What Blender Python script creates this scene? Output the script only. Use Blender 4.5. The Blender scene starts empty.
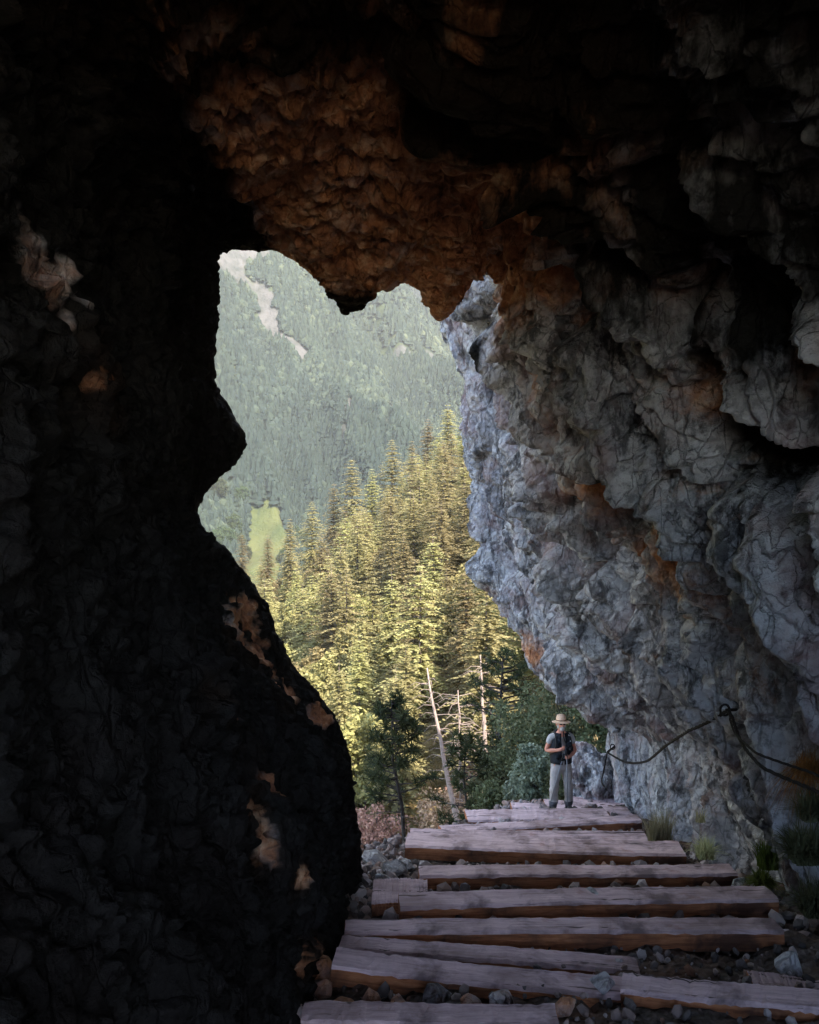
import bpy, bmesh, math, random
import numpy as np
from mathutils import Vector, Matrix, Euler
R = math.radians
rng = np.random.default_rng(7)
random.seed(7)
sc = bpy.context.scene
COL = sc.collection
F = 850.0

def at(px, py, Y):
    return Vector(((px - 409.5) / F * Y, Y, (512 - py) / F * Y))

# ------------------------------------------------------------------ noise
def _hash(ix, iy, iz, s):
    h = (ix.astype(np.int64) * 374761393 + iy.astype(np.int64) * 668265263 + iz.astype(np.int64) * 2147483647 + s * 974634777) & 0xFFFFFFFF
    h = ((h ^ (h >> 13)) * 1274126177) & 0xFFFFFFFF
    h = ((h ^ (h >> 16)) * 2246822519) & 0xFFFFFFFF
    return (h ^ (h >> 15)) & 0xFFFFFFFF

def rnd(ix, iy, iz, s):
    return _hash(ix, iy, iz, s) / 4294967295.0

def vnoise(P, s=0):
    """gradient noise, about -1..1"""
    Pi = np.floor(P); Fr = P - Pi; I = Pi.astype(np.int64)
    u = Fr * Fr * Fr * (Fr * (Fr * 6 - 15) + 10)
    out = 0
    for dx in (0, 1):
        wx = u[:, 0] if dx else 1 - u[:, 0]
        for dy in (0, 1):
            wy = u[:, 1] if dy else 1 - u[:, 1]
            for dz in (0, 1):
                wz = u[:, 2] if dz else 1 - u[:, 2]
                h = _hash(I[:, 0] + dx, I[:, 1] + dy, I[:, 2] + dz, s)
                gx = ((h & 1023) / 511.5 - 1); gy = (((h >> 10) & 1023) / 511.5 - 1); gz = (((h >> 20) & 1023) / 511.5 - 1)
                out = out + wx * wy * wz * (gx * (Fr[:, 0] - dx) + gy * (Fr[:, 1] - dy) + gz * (Fr[:, 2] - dz))
    return out * 1.4

def fbm(P, oct=4, s=0, lac=2.03, gain=0.5):
    a = 1; o = 0; Q = P.copy()
    for i in range(oct):
        o = o + a * vnoise(Q, s + i * 17); Q = Q * lac + 3.7; a *= gain
    return o

def ridged(P, oct=4, s=0, gain=0.5):
    a = 1; o = 0; Q = P.copy()
    for i in range(oct):
        o = o + a * (1 - 2 * np.abs(vnoise(Q, s + i * 13))); Q = Q * 2.1 + 1.3; a *= gain
    return o

def facets(P, s=0, tilt=0.8, blend=0.08, crack=0.25):
    """fractured blocks: every Voronoi cell is its own tilted plane; returns height (cell units), cell random, border distance"""
    I = np.floor(P).astype(np.int64)
    n = len(P)
    d1 = np.full(n, 9.0); d2 = np.full(n, 9.0); h1 = np.zeros(n); h2 = np.zeros(n); r1 = np.zeros(n)
    for dx in (-1, 0, 1):
        for dy in (-1, 0, 1):
            for dz in (-1, 0, 1):
                X, Y, Z = I[:, 0] + dx, I[:, 1] + dy, I[:, 2] + dz
                ox = P[:, 0] - X - rnd(X, Y, Z, s + 1); oy = P[:, 1] - Y - rnd(X, Y, Z, s + 2); oz = P[:, 2] - Z - rnd(X, Y, Z, s + 3)
                d = np.sqrt(ox * ox + oy * oy + oz * oz)
                rr = rnd(X, Y, Z, s + 4)
                h = (rr - 0.5) * 0.9 + tilt * ((rnd(X, Y, Z, s + 5) - .5) * ox + (rnd(X, Y, Z, s + 6) - .5) * oy + (rnd(X, Y, Z, s + 7) - .5) * oz) * 2
                c = d < d1
                c2 = (~c) & (d < d2)
                d2 = np.where(c, d1, np.where(c2, d, d2)); h2 = np.where(c, h1, np.where(c2, h, h2))
                d1 = np.where(c, d, d1); h1 = np.where(c, h, h1); r1 = np.where(c, rr, r1)
    e = d2 - d1
    t = np.clip(e / blend, 0, 1); t = t * t * (3 - 2 * t)
    return h1 * (0.5 + 0.5 * t) + h2 * (0.5 - 0.5 * t) - crack * np.exp(-(e / 0.07) ** 2), r1, e

def tno(P, s=0):
    """piecewise-linear noise on a tetrahedral lattice: flat chiselled facets with sharp edges, -.5...5"""
    Q = P + P.sum(1, keepdims=True) / 3.0
    I = np.floor(Q); f = Q - I; I = I.astype(np.int64)
    order = np.argsort(-f, axis=1); fs = np.take_along_axis(f, order, 1)
    v = rnd(I[:, 0], I[:, 1], I[:, 2], s) * (1 - fs[:, 0]); idx = np.arange(len(P)); J = I.copy()
    for k in range(3):
        J[idx, order[:, k]] += 1
        w = fs[:, k] - (fs[:, k + 1] if k < 2 else 0)
        v = v + w * rnd(J[:, 0], J[:, 1], J[:, 2], s)
    return v - .5

# ------------------------------------------------------------------ mesh helpers
def mesh_np(name, V, Q, mats, smooth=True, attrs=None, fmat=None):
    me = bpy.data.meshes.new(name)
    V = np.ascontiguousarray(V, dtype=np.float32); Q = np.ascontiguousarray(Q, dtype=np.int32)
    k = Q.shape[1]
    me.vertices.add(len(V)); me.vertices.foreach_set('co', V.ravel())
    me.loops.add(Q.size); me.loops.foreach_set('vertex_index', Q.ravel())
    me.polygons.add(len(Q)); me.polygons.foreach_set('loop_start', np.arange(0, Q.size, k, dtype=np.int32))
    me.polygons.foreach_set('loop_total', np.full(len(Q), k, dtype=np.int32))
    for m in (mats if isinstance(mats, (list, tuple)) else [mats]):
        me.materials.append(m)
    if fmat is not None: me.polygons.foreach_set('material_index', np.asarray(fmat, dtype=np.int32))
    me.update(calc_edges=True)
    me.polygons.foreach_set('use_smooth', np.full(len(Q), smooth))
    for an, av in (attrs or {}).items():
        a = me.attributes.new(an, 'FLOAT', 'POINT'); a.data.foreach_set('value', np.asarray(av, dtype=np.float32))
    me.validate()
    return me

def link(name, me, parent=None):
    o = bpy.data.objects.new(name, me); COL.objects.link(o)
    if parent is not None: o.parent = parent
    return o

def tag(o, label=None, cat=None, group=None, kind=None):
    if label: o['label'] = label
    if cat: o['category'] = cat
    if group: o['group'] = group
    if kind: o['kind'] = kind
    return o

def empty(name, loc, rz=0):
    o = bpy.data.objects.new(name, None); COL.objects.link(o)
    o.location = loc; o.rotation_euler = (0, 0, rz); o.empty_display_size = .1
    return o

def copy_tree(o, parent=None):
    c = o.copy(); COL.objects.link(c)
    if parent is not None: c.parent = parent
    for ch in list(o.children): copy_tree(ch, c)
    return c

class MB:
    """collects verts / faces for one mesh"""
    def __init__(s): s.v = []; s.f = []; s.m = []
    def add(s, vs, fs, m=0):
        b = len(s.v); s.v += [tuple(v) for v in vs]; s.f += [tuple(i + b for i in f) for f in fs]; s.m += [m] * len(fs)
    def tube(s, pts, rad, n=8, m=0, cap=True):
        pts = [Vector(p) for p in pts]
        if not hasattr(rad, '__len__'): rad = [rad] * len(pts)
        b = len(s.v); up = None
        for i, p in enumerate(pts):
            d = (pts[min(i + 1, len(pts) - 1)] - pts[max(i - 1, 0)]).normalized()
            if up is None: up = d.orthogonal().normalized()
            up = (up - d * up.dot(d)).normalized(); w = d.cross(up)
            for k in range(n):
                a = 2 * math.pi * k / n
                s.v.append(tuple(p + (up * math.cos(a) + w * math.sin(a)) * rad[i]))
        for i in range(len(pts) - 1):
            for k in range(n):
                k2 = (k + 1) % n
                s.f.append((b + i * n + k, b + i * n + k2, b + (i + 1) * n + k2, b + (i + 1) * n + k)); s.m.append(m)
        if cap:
            s.f.append(tuple(b + k for k in reversed(range(n)))); s.m.append(m)
            s.f.append(tuple(b + (len(pts) - 1) * n + k for k in range(n))); s.m.append(m)
    def ell(s, c, r, n=12, m=0, rot=None):
        c = Vector(c); vs = []; fs = []
        rows = n // 2
        for i in range(rows + 1):
            t = math.pi * i / rows
            for k in range(n):
                a = 2 * math.pi * k / n
                v = Vector((r[0] * math.sin(t) * math.cos(a), r[1] * math.sin(t) * math.sin(a), r[2] * math.cos(t)))
                if rot: v = rot @ v
                vs.append(c + v)
        for i in range(rows):
            for k in range(n):
                k2 = (k + 1) % n
                fs.append((i * n + k, (i + 1) * n + k, (i + 1) * n + k2, i * n + k2))
        s.add(vs, fs, m)
    def lathe(s, c, prof, n=20, m=0, tilt=None, sy=1.0):
        c = Vector(c); vs = []; fs = []
        for (r, z) in prof:
            for k in range(n):
                a = 2 * math.pi * k / n
                v = Vector((r * math.cos(a), r * math.sin(a) * sy, z))
                if tilt: v = tilt @ v
                vs.append(c + v)
        for i in range(len(prof) - 1):
            for k in range(n):
                k2 = (k + 1) % n
                fs.append((i * n + k, i * n + k2, (i + 1) * n + k2, (i + 1) * n + k))
        s.add(vs, fs, m)
    def mesh(s, name, mats, smooth=True):
        me = bpy.data.meshes.new(name)
        me.from_pydata(s.v, [], s.f)
        for m in (mats if isinstance(mats, (list, tuple)) else [mats]): me.materials.append(m)
        me.polygons.foreach_set('material_index', s.m)
        me.polygons.foreach_set('use_smooth', [smooth] * len(s.f))
        me.validate(); me.update()
        return me
    def build(s, name, mats, parent=None, smooth=True):
        return link(name, s.mesh(name, mats, smooth), parent)

# ------------------------------------------------------------------ materials
class NT:
    def __init__(s, name):
        s.m = bpy.data.materials.new(name); s.m.use_nodes = True; s.t = s.m.node_tree; s.t.nodes.clear()
        s.out = s.n('ShaderNodeOutputMaterial'); s.b = s.n('ShaderNodeBsdfPrincipled')
        s.l(s.b.outputs[0], s.out.inputs[0])
        s.b.inputs['Roughness'].default_value = .85
        s.b.inputs['Specular IOR Level'].default_value = .25
    def n(s, t, **k):
        x = s.t.nodes.new(t)
        for a, v in k.items(): setattr(x, a, v)
        return x
    def l(s, a, b): s.t.links.new(a, b)
    def set(s, inp, v):
        if hasattr(v, 'is_output') or isinstance(v, bpy.types.NodeSocket): s.l(v, inp)
        else:
            if isinstance(v, tuple) and len(v) == 3 and inp.type == 'RGBA': v = (*v, 1)
            inp.default_value = v
    def coord(s, scale=(1, 1, 1), kind='Object', rot=(0, 0, 0)):
        c = s.n('ShaderNodeTexCoord'); mp = s.n('ShaderNodeMapping')
        mp.inputs['Scale'].default_value = scale; mp.inputs['Rotation'].default_value = rot
        s.l(c.outputs[kind], mp.inputs[0]); return mp.outputs[0]
    def pos(s, scale=(1, 1, 1), rot=(0, 0, 0)):
        c = s.n('ShaderNodeNewGeometry'); mp = s.n('ShaderNodeMapping')
        mp.inputs['Scale'].default_value = scale; mp.inputs['Rotation'].default_value = rot
        s.l(c.outputs['Position'], mp.inputs[0]); return mp.outputs[0]
    def noise(s, v, scale=1, detail=6, rough=.6, dist=0, typ=None):
        x = s.n('ShaderNodeTexNoise'); s.l(v, x.inputs['Vector'])
        x.inputs['Scale'].default_value = scale; x.inputs['Detail'].default_value = detail
        x.inputs['Roughness'].default_value = rough; x.inputs['Distortion'].default_value = dist
        if typ: x.noise_type = typ
        return x.outputs[0]
    def vor(s, v, scale=1, feature='F1', out='Distance', rnd=1):
        x = s.n('ShaderNodeTexVoronoi'); x.feature = feature; s.l(v, x.inputs['Vector'])
        x.inputs['Scale'].default_value = scale; x.inputs['Randomness'].default_value = rnd
        return x.outputs[out]
    def ramp(s, f, stops, interp='LINEAR'):
        x = s.n('ShaderNodeValToRGB'); x.color_ramp.interpolation = interp
        e = x.color_ramp.elements
        while len(e) < len(stops): e.new(.5)
        for i, (p, c) in enumerate(stops):
            e[i].position = p
            e[i].color = (c, c, c, 1) if not isinstance(c, tuple) else (*c, 1)
        s.l(f, x.inputs[0]); return x.outputs[0]
    def mix(s, f, a, b, mode='MIX'):
        x = s.n('ShaderNodeMix'); x.data_type = 'RGBA'; x.blend_type = mode
        s.set(x.inputs[0], f); s.set(x.inputs[6], a); s.set(x.inputs[7], b); return x.outputs[2]
    def math(s, op, a, b=0.0, clamp=False):
        x = s.n('ShaderNodeMath', operation=op); x.use_clamp = clamp
        s.set(x.inputs[0], a); s.set(x.inputs[1], b); return x.outputs[0]
    def attr(s, name):
        x = s.n('ShaderNodeAttribute'); x.attribute_name = name; return x.outputs['Fac']
    def bump(s, h, strength=.5, dist=.05, prev=None):
        x = s.n('ShaderNodeBump'); x.inputs['Strength'].default_value = strength; x.inputs['Distance'].default_value = dist
        s.l(h, x.inputs['Height'])
        if prev is not None: s.l(prev, x.inputs['Normal'])
        return x.outputs[0]
    def fin(s, col=None, nrm=None, rough=None, **k):
        if col is not None: s.set(s.b.inputs['Base Color'], col)
        if nrm is not None: s.l(nrm, s.b.inputs['Normal'])
        if rough is not None: s.set(s.b.inputs['Roughness'], rough)
        for a, v in k.items(): s.set(s.b.inputs[a.replace('_', ' ')], v)
        return s.m

def plain(name, col, rough=.8, metal=0, var=.15, bump=0, scale=20):
    t = NT(name); c = t.coord()
    nz = t.noise(c, scale, 4)
    lo = tuple(x * (1 - var) for x in col); hi = tuple(min(1, x * (1 + var)) for x in col)
    cc = t.ramp(nz, [(.3, lo), (.7, hi)])
    nb = t.bump(nz, bump, .01) if bump else None
    return t.fin(cc, nb, rough, Metallic=metal)

def rock_mat(name):
    """limestone: blue-grey with pale flowstone streaks, ochre staining (attribute 'rust'), dark water stains and painted cave shade ('stain')"""
    t = NT(name)
    p = t.pos(); ps = t.pos((1, 1, .28), (0, R(14), 0))
    big = t.noise(t.pos((1.1, 1.1, .55), (0, R(14), 0)), .9, 8, .66, .2)
    base = t.ramp(big, [(.28, (.14, .145, .17)), (.41, (.34, .345, .385)), (.53, (.52, .525, .555)), (.68, (.68, .68, .70))])
    streak = t.noise(ps, 2.2, 8, .66, .25)
    pale = t.ramp(streak, [(.46, 0.0), (.60, 1.0)])
    c = t.mix(t.math('MULTIPLY', pale, .65), base, (.68, .69, .72))
    spk = t.noise(p, 9, 6, .7)
    c = t.mix(t.ramp(spk, [(.36, .6), (.50, 0.0)]), c, (.05, .052, .06))
    blk = t.noise(t.pos((1, 1, .5), (0, R(14), 0)), 3.4, 8, .68, .3)
    c = t.mix(t.ramp(blk, [(.52, 0.0), (.60, .8)]), c, (.035, .036, .043))
    wv = t.n('ShaderNodeVectorMath', operation='ADD'); wn = t.n('ShaderNodeTexNoise'); wn.inputs['Scale'].default_value = 2.5; wn.inputs['Detail'].default_value = 6
    pc = t.pos((1.2, 1.2, .5), (0, R(14), 0)); t.l(pc, wn.inputs['Vector']); t.l(pc, wv.inputs[0])
    ws = t.n('ShaderNodeVectorMath', operation='SCALE'); ws.inputs['Scale'].default_value = .45; t.l(wn.outputs['Color'], ws.inputs[0]); t.l(ws.outputs[0], wv.inputs[1])
    vein1 = t.vor(wv.outputs[0], 1.6, 'DISTANCE_TO_EDGE'); vein2 = t.vor(wv.outputs[0], 4.6, 'DISTANCE_TO_EDGE')
    vm = t.math('MULTIPLY', t.ramp(vein1, [(.008, 0.0), (.035, 1.0)]), t.ramp(vein2, [(.006, .25), (.03, 1.0)]))
    c = t.mix(t.math('MULTIPLY', t.math('SUBTRACT', 1.0, vm), .45), c, (.035, .033, .036))
    # purple-pink iron tint
    pk = t.noise(p, 1.3, 5, .6, .5)
    c = t.mix(t.ramp(pk, [(.50, 0.0), (.68, .6)]), c, (.30, .17, .16))
    # ochre
    rn = t.noise(p, 2.1, 7, .65, .6)
    rcol = t.ramp(t.noise(p, 4.5, 7, .7, .3), [(.3, (.08, .03, .016)), (.42, (.40, .15, .055)), (.53, (.62, .27, .115)), (.66, (.84, .56, .36))])
    rf = t.math('ADD', t.attr('rust'), t.math('MULTIPLY', t.math('SUBTRACT', rn, .5), 1.6))
    c = t.mix(t.ramp(rf, [(.34, 0.0), (.80, .9)]), c, rcol)
    # dark stains, and cave shade put into the colour
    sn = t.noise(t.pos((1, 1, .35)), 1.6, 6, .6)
    sf = t.math('ADD', t.attr('stain_shade'), t.math('MULTIPLY', t.math('SUBTRACT', sn, .5), 1.5))
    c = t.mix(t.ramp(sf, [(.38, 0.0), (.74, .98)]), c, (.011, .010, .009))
    h = t.math('ADD', t.math('MULTIPLY', t.noise(p, 9, 10, .7), 1.0), t.math('ADD', t.math('MULTIPLY', t.vor(p, 13, 'F1'), .5), t.math('MULTIPLY', vm, .5)))
    b1 = t.bump(h, .9, .07)
    b2 = t.bump(t.noise(p, 38, 5, .7), .6, .012, b1)
    return t.fin(c, b2, t.ramp(spk, [(.35, .5), (.65, .9)]), Specular_IOR_Level=t.math('MULTIPLY', t.ramp(sf, [(.4, 1.0), (.6, .12)]), .3))

M = {}
M['rock'] = rock_mat('limestone')

def ground_mat():
    t = NT('path_soil'); p = t.pos()
    n = t.noise(p, 6, 8, .7); v = t.vor(p, 16)
    c = t.ramp(n, [(.3, (.025, .022, .020)), (.5, (.085, .07, .062)), (.7, (.19, .16, .15))])
    c = t.mix(t.ramp(t.noise(p, 1.2, 4), [(.45, 0.0), (.65, .6)]), c, (.16, .08, .05))
    nb = t.bump(t.math('ADD', v, n), 1, .05)
    return t.fin(c, nb, .95)
M['soil'] = ground_mat()

def wood(name, kind):
    t = NT(name); p = t.coord((.7, 9, 9)); q = t.coord()
    oi = t.n('ShaderNodeObjectInfo')
    ad = t.n('ShaderNodeVectorMath', operation='ADD'); t.l(p, ad.inputs[0]); t.l(oi.outputs['Random'], ad.inputs[1])
    g = t.noise(ad.outputs[0], 3.2, 8, .65, .7)
    if kind == 'top':
        c = t.ramp(g, [(.26, (.19, .14, .145)), (.42, (.52, .39, .41)), (.7, (.74, .58, .61))])
        c = t.mix(t.ramp(t.noise(q, 2.3, 5, .6, .4), [(.50, 0.0), (.64, .8)]), c, (.11, .08, .085))
        c = t.mix(t.ramp(t.noise(q, 3.1, 4, .6), [(.60, 0.0), (.70, .55)]), c, (.30, .11, .08))
        cr = t.noise(t.coord((.35, 16, 16)), 1.6, 3, .5, .3)
        c = t.mix(t.ramp(cr, [(.335, .9), (.36, 0.0)]), c, (.04, .03, .03))
        c = t.mix(t.ramp(t.noise(t.pos(), 1.1, 6, .65), [(.48, 0.0), (.62, .5)]), c, (.16, .10, .085))
        r = .8
    else:
        c = t.ramp(g, [(.28, (.12, .045, .022)), (.5, (.40, .16, .075)), (.72, (.55, .26, .13))])
        c = t.mix(t.ramp(t.noise(q, 1.7, 5, .6, .4), [(.48, 0.0), (.66, .85)]), c, (.05, .03, .026))
        r = .85
    return t.fin(c, t.bump(g, .7, .02), r)
M['wood_top'] = wood('weathered_plank', 'top'); M['wood_side'] = wood('brown_plank_side', 'side')

def foliage(name, cols, transl=.5, scale=.35):
    t = NT(name)
    g = t.n('ShaderNodeNewGeometry'); oi = t.n('ShaderNodeObjectInfo')
    n = t.noise(t.coord(), scale, 3)
    f = t.math('ADD', t.math('MULTIPLY', g.outputs['Random Per Island'], .5), t.math('MULTIPLY', n, .5))
    c = t.ramp(f, [(.2, cols[0]), (.5, cols[1]), (.8, cols[2])])
    hv = t.n('ShaderNodeHueSaturation'); t.l(c, hv.inputs['Color'])
    t.l(t.math('ADD', t.math('MULTIPLY', oi.outputs['Random'], .06), .47), hv.inputs['Hue'])
    t.l(t.math('ADD', t.math('MULTIPLY', oi.outputs['Random'], .6), .7), hv.inputs['Value'])
    tr = t.n('ShaderNodeBsdfTranslucent'); ms = t.n('ShaderNodeMixShader'); ms.inputs[0].default_value = transl
    t.l(hv.outputs[0], tr.inputs[0]); t.l(t.b.outputs[0], ms.inputs[1]); t.l(tr.outputs[0], ms.inputs[2]); t.l(ms.outputs[0], t.out.inputs[0])
    t.l(hv.outputs[0], t.b.inputs['Base Color']); t.b.inputs['Roughness'].default_value = .75
    return t.m
M['needles'] = foliage('conifer_needles', [(.19, .17, .08), (.26, .23, .105), (.34, .295, .145)])
M['needles_dark'] = foliage('dark_needles', [(.020, .026, .014), (.045, .055, .026), (.075, .08, .035)])
M['lime'] = foliage('broad_leaves', [(.12, .11, .04), (.19, .17, .065), (.27, .235, .10)], .3)
M['shrub'] = foliage('shrub_leaves', [(.06, .08, .04), (.12, .14, .075), (.20, .22, .13)], .3)
M['willow'] = foliage('grey_green_leaves', [(.10, .125, .09), (.19, .22, .165), (.32, .36, .28)], .3)
M['grass'] = foliage('grass_blades', [(.28, .28, .14), (.46, .45, .26), (.62, .58, .38)], .3)
M['meadow_leaf'] = foliage('meadow_tree_leaves', [(.035, .05, .022), (.06, .08, .035), (.10, .12, .05)])
M['moss'] = foliage('moss_leaves', [(.05, .09, .012), (.12, .18, .03), (.2, .26, .06)], .3)
M['dry'] = foliage('dry_rusty_grass', [(.18, .06, .022), (.30, .11, .045), (.40, .2, .09)], .3)
M['pinkleaf'] = foliage('dry_pink_twigs', [(.22, .12, .09), (.34, .2, .15), (.44, .29, .2)], .3)
M['bark'] = plain('bark', (.11, .085, .07), .95, 0, .5, .8, 6)
M['bark_dark'] = plain('dark_bark', (.045, .038, .036), .95, 0, .5, .8, 6)
M['deadwood'] = plain('bare_dead_wood', (.22, .17, .15), .9, 0, .2, .5, 5)

# ------------------------------------------------------------------ cave rock surfaces
def catmull(C, t):
    """C: (n, ...) control values, t: positions 0..n-1"""
    n = len(C); i = np.clip(np.floor(t).astype(int), 0, n - 2); f = (t - i)
    f = f.reshape((-1,) + (1,) * (C.ndim - 1))
    p0 = C[np.clip(i - 1, 0, n - 1)]; p1 = C[i]; p2 = C[i + 1]; p3 = C[np.clip(i + 2, 0, n - 1)]
    return 0.5 * ((2 * p1) + (-p0 + p2) * f + (2 * p0 - 5 * p1 + 4 * p2 - p3) * f ** 2 + (-p0 + 3 * p1 - 3 * p2 + p3) * f ** 3)

def loft(ctrl, tu, tv):
    C = np.array(ctrl, dtype=float)               # (stations, u, 3)
    G = catmull(C, tv)                            # (V, u, 3)
    return catmull(G.transpose(1, 0, 2), tu).transpose(1, 0, 2)   # (V, U, 3)

def normals(G):
    du = np.gradient(G, axis=1); dv = np.gradient(G, axis=0)
    N = np.cross(du, dv); N /= np.linalg.norm(N, axis=2, keepdims=True) + 1e-9
    return N

def grid_faces(V, U):
    i = np.arange(V - 1)[:, None] * U + np.arange(U - 1)[None, :]
    i = i.ravel()
    return np.stack([i, i + 1, i + U + 1, i + U], 1)

def blobs(P, lst):
    m = np.zeros(len(P))
    for (c, r, a) in lst:
        r = np.array(r if hasattr(r, '__len__') else (r, r, r))
        d = np.linalg.norm((P - np.array(c)) / r, axis=1)
        m = np.maximum(m, a * np.clip(1.35 - d, 0, 1))
    return m

def displace(G, N, amp, style):
    P = G.reshape(-1, 3); Nn = N.reshape(-1, 3)
    W = P + .1 * np.stack([fbm(P * 1.1, 3, 5), fbm(P * 1.1 + 9, 3, 6), fbm(P * 1.1 + 23, 3, 7)], 1)
    W = P + .06 * np.stack([fbm(P * 1.6, 3, 5), fbm(P * 1.6 + 9, 3, 6), fbm(P * 1.6 + 23, 3, 7)], 1)
    if style == 'wall':
        # fractures lean: sheared so that slabs are stretched along a steep diagonal
        S = W.copy(); S[:, 1] = W[:, 1] - 0.42 * W[:, 2]
        st_ = np.array([1.0, 1.2, .27])
        fa, ra, ea = facets(S * np.array([.6, .8, .27]), 1, .9, .05, .30)
        fb, rb, eb = facets(S * np.array([1.5, 1.9, .6]) + 5, 31, .9, .04, .55)
        fd, rd, ed = facets(S * np.array([3.2, 3.8, 1.5]) + 17, 111, .9, .05, .5)
        gr = ridged(S * np.array([1.2, 1.7, .24]), 3, 77)
        d = (.46 * fa + .20 * fb + .085 * fd + .85 * tno(S * st_ * .75, 201) + .52 * tno(S * st_ * 1.6 + 3, 202) + .34 * tno(S * np.array([3.3, 4.2, 1.05]) + 5, 203)
             + .16 * tno(S * np.array([7.5, 8.5, 3.6]) + 7, 204) + .07 * tno(W * 15, 205) + .13 * gr)
        fa_ = fa
    else:
        S = W.copy(); S[:, 2] = W[:, 2] + .3 * W[:, 0]
        fa, ra, ea = facets(S * np.array([.6, .6, .7]), 2, .8, .1, .2); fb, rb, eb = facets(S * np.array([1.5, 2.4, 2.2]) + 5, 32, .9, .05, .4)
        d = .22 * fa + .14 * fb + .42 * tno(S * np.array([.9, 1.1, 1.1]), 211) + .26 * tno(S * np.array([1.9, 2.6, 2.4]) + 3, 212)
        F1_, _, _ = facets(S * np.array([3.6, 7.5, 9.0]) + 3, 62, 1.0, .05, .4)
        fine = .12 * F1_ + .30 * tno(S * np.array([2.3, 7.5, 8]), 213) + .19 * tno(S * np.array([4.6, 16, 18]), 214) + .05 * tno(W * 26, 215)
    if style == 'ceil':
        e_ = np.exp(-((P[:, 1] - 9.6) / .9) ** 2)
        cm_ = .6 + .4 * np.clip((P[:, 2] - 1.9) / .5, 0, 1)
        d = d * (1 - .96 * e_) + fine * (1 - .62 * np.exp(-((P[:, 1] - 9.6) / .45) ** 2)) * cm_
    d = d * amp
    return P + Nn * d[:, None], dict(fa=fa, ra=ra, rb=rb, eb=eb, d=d)

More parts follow.
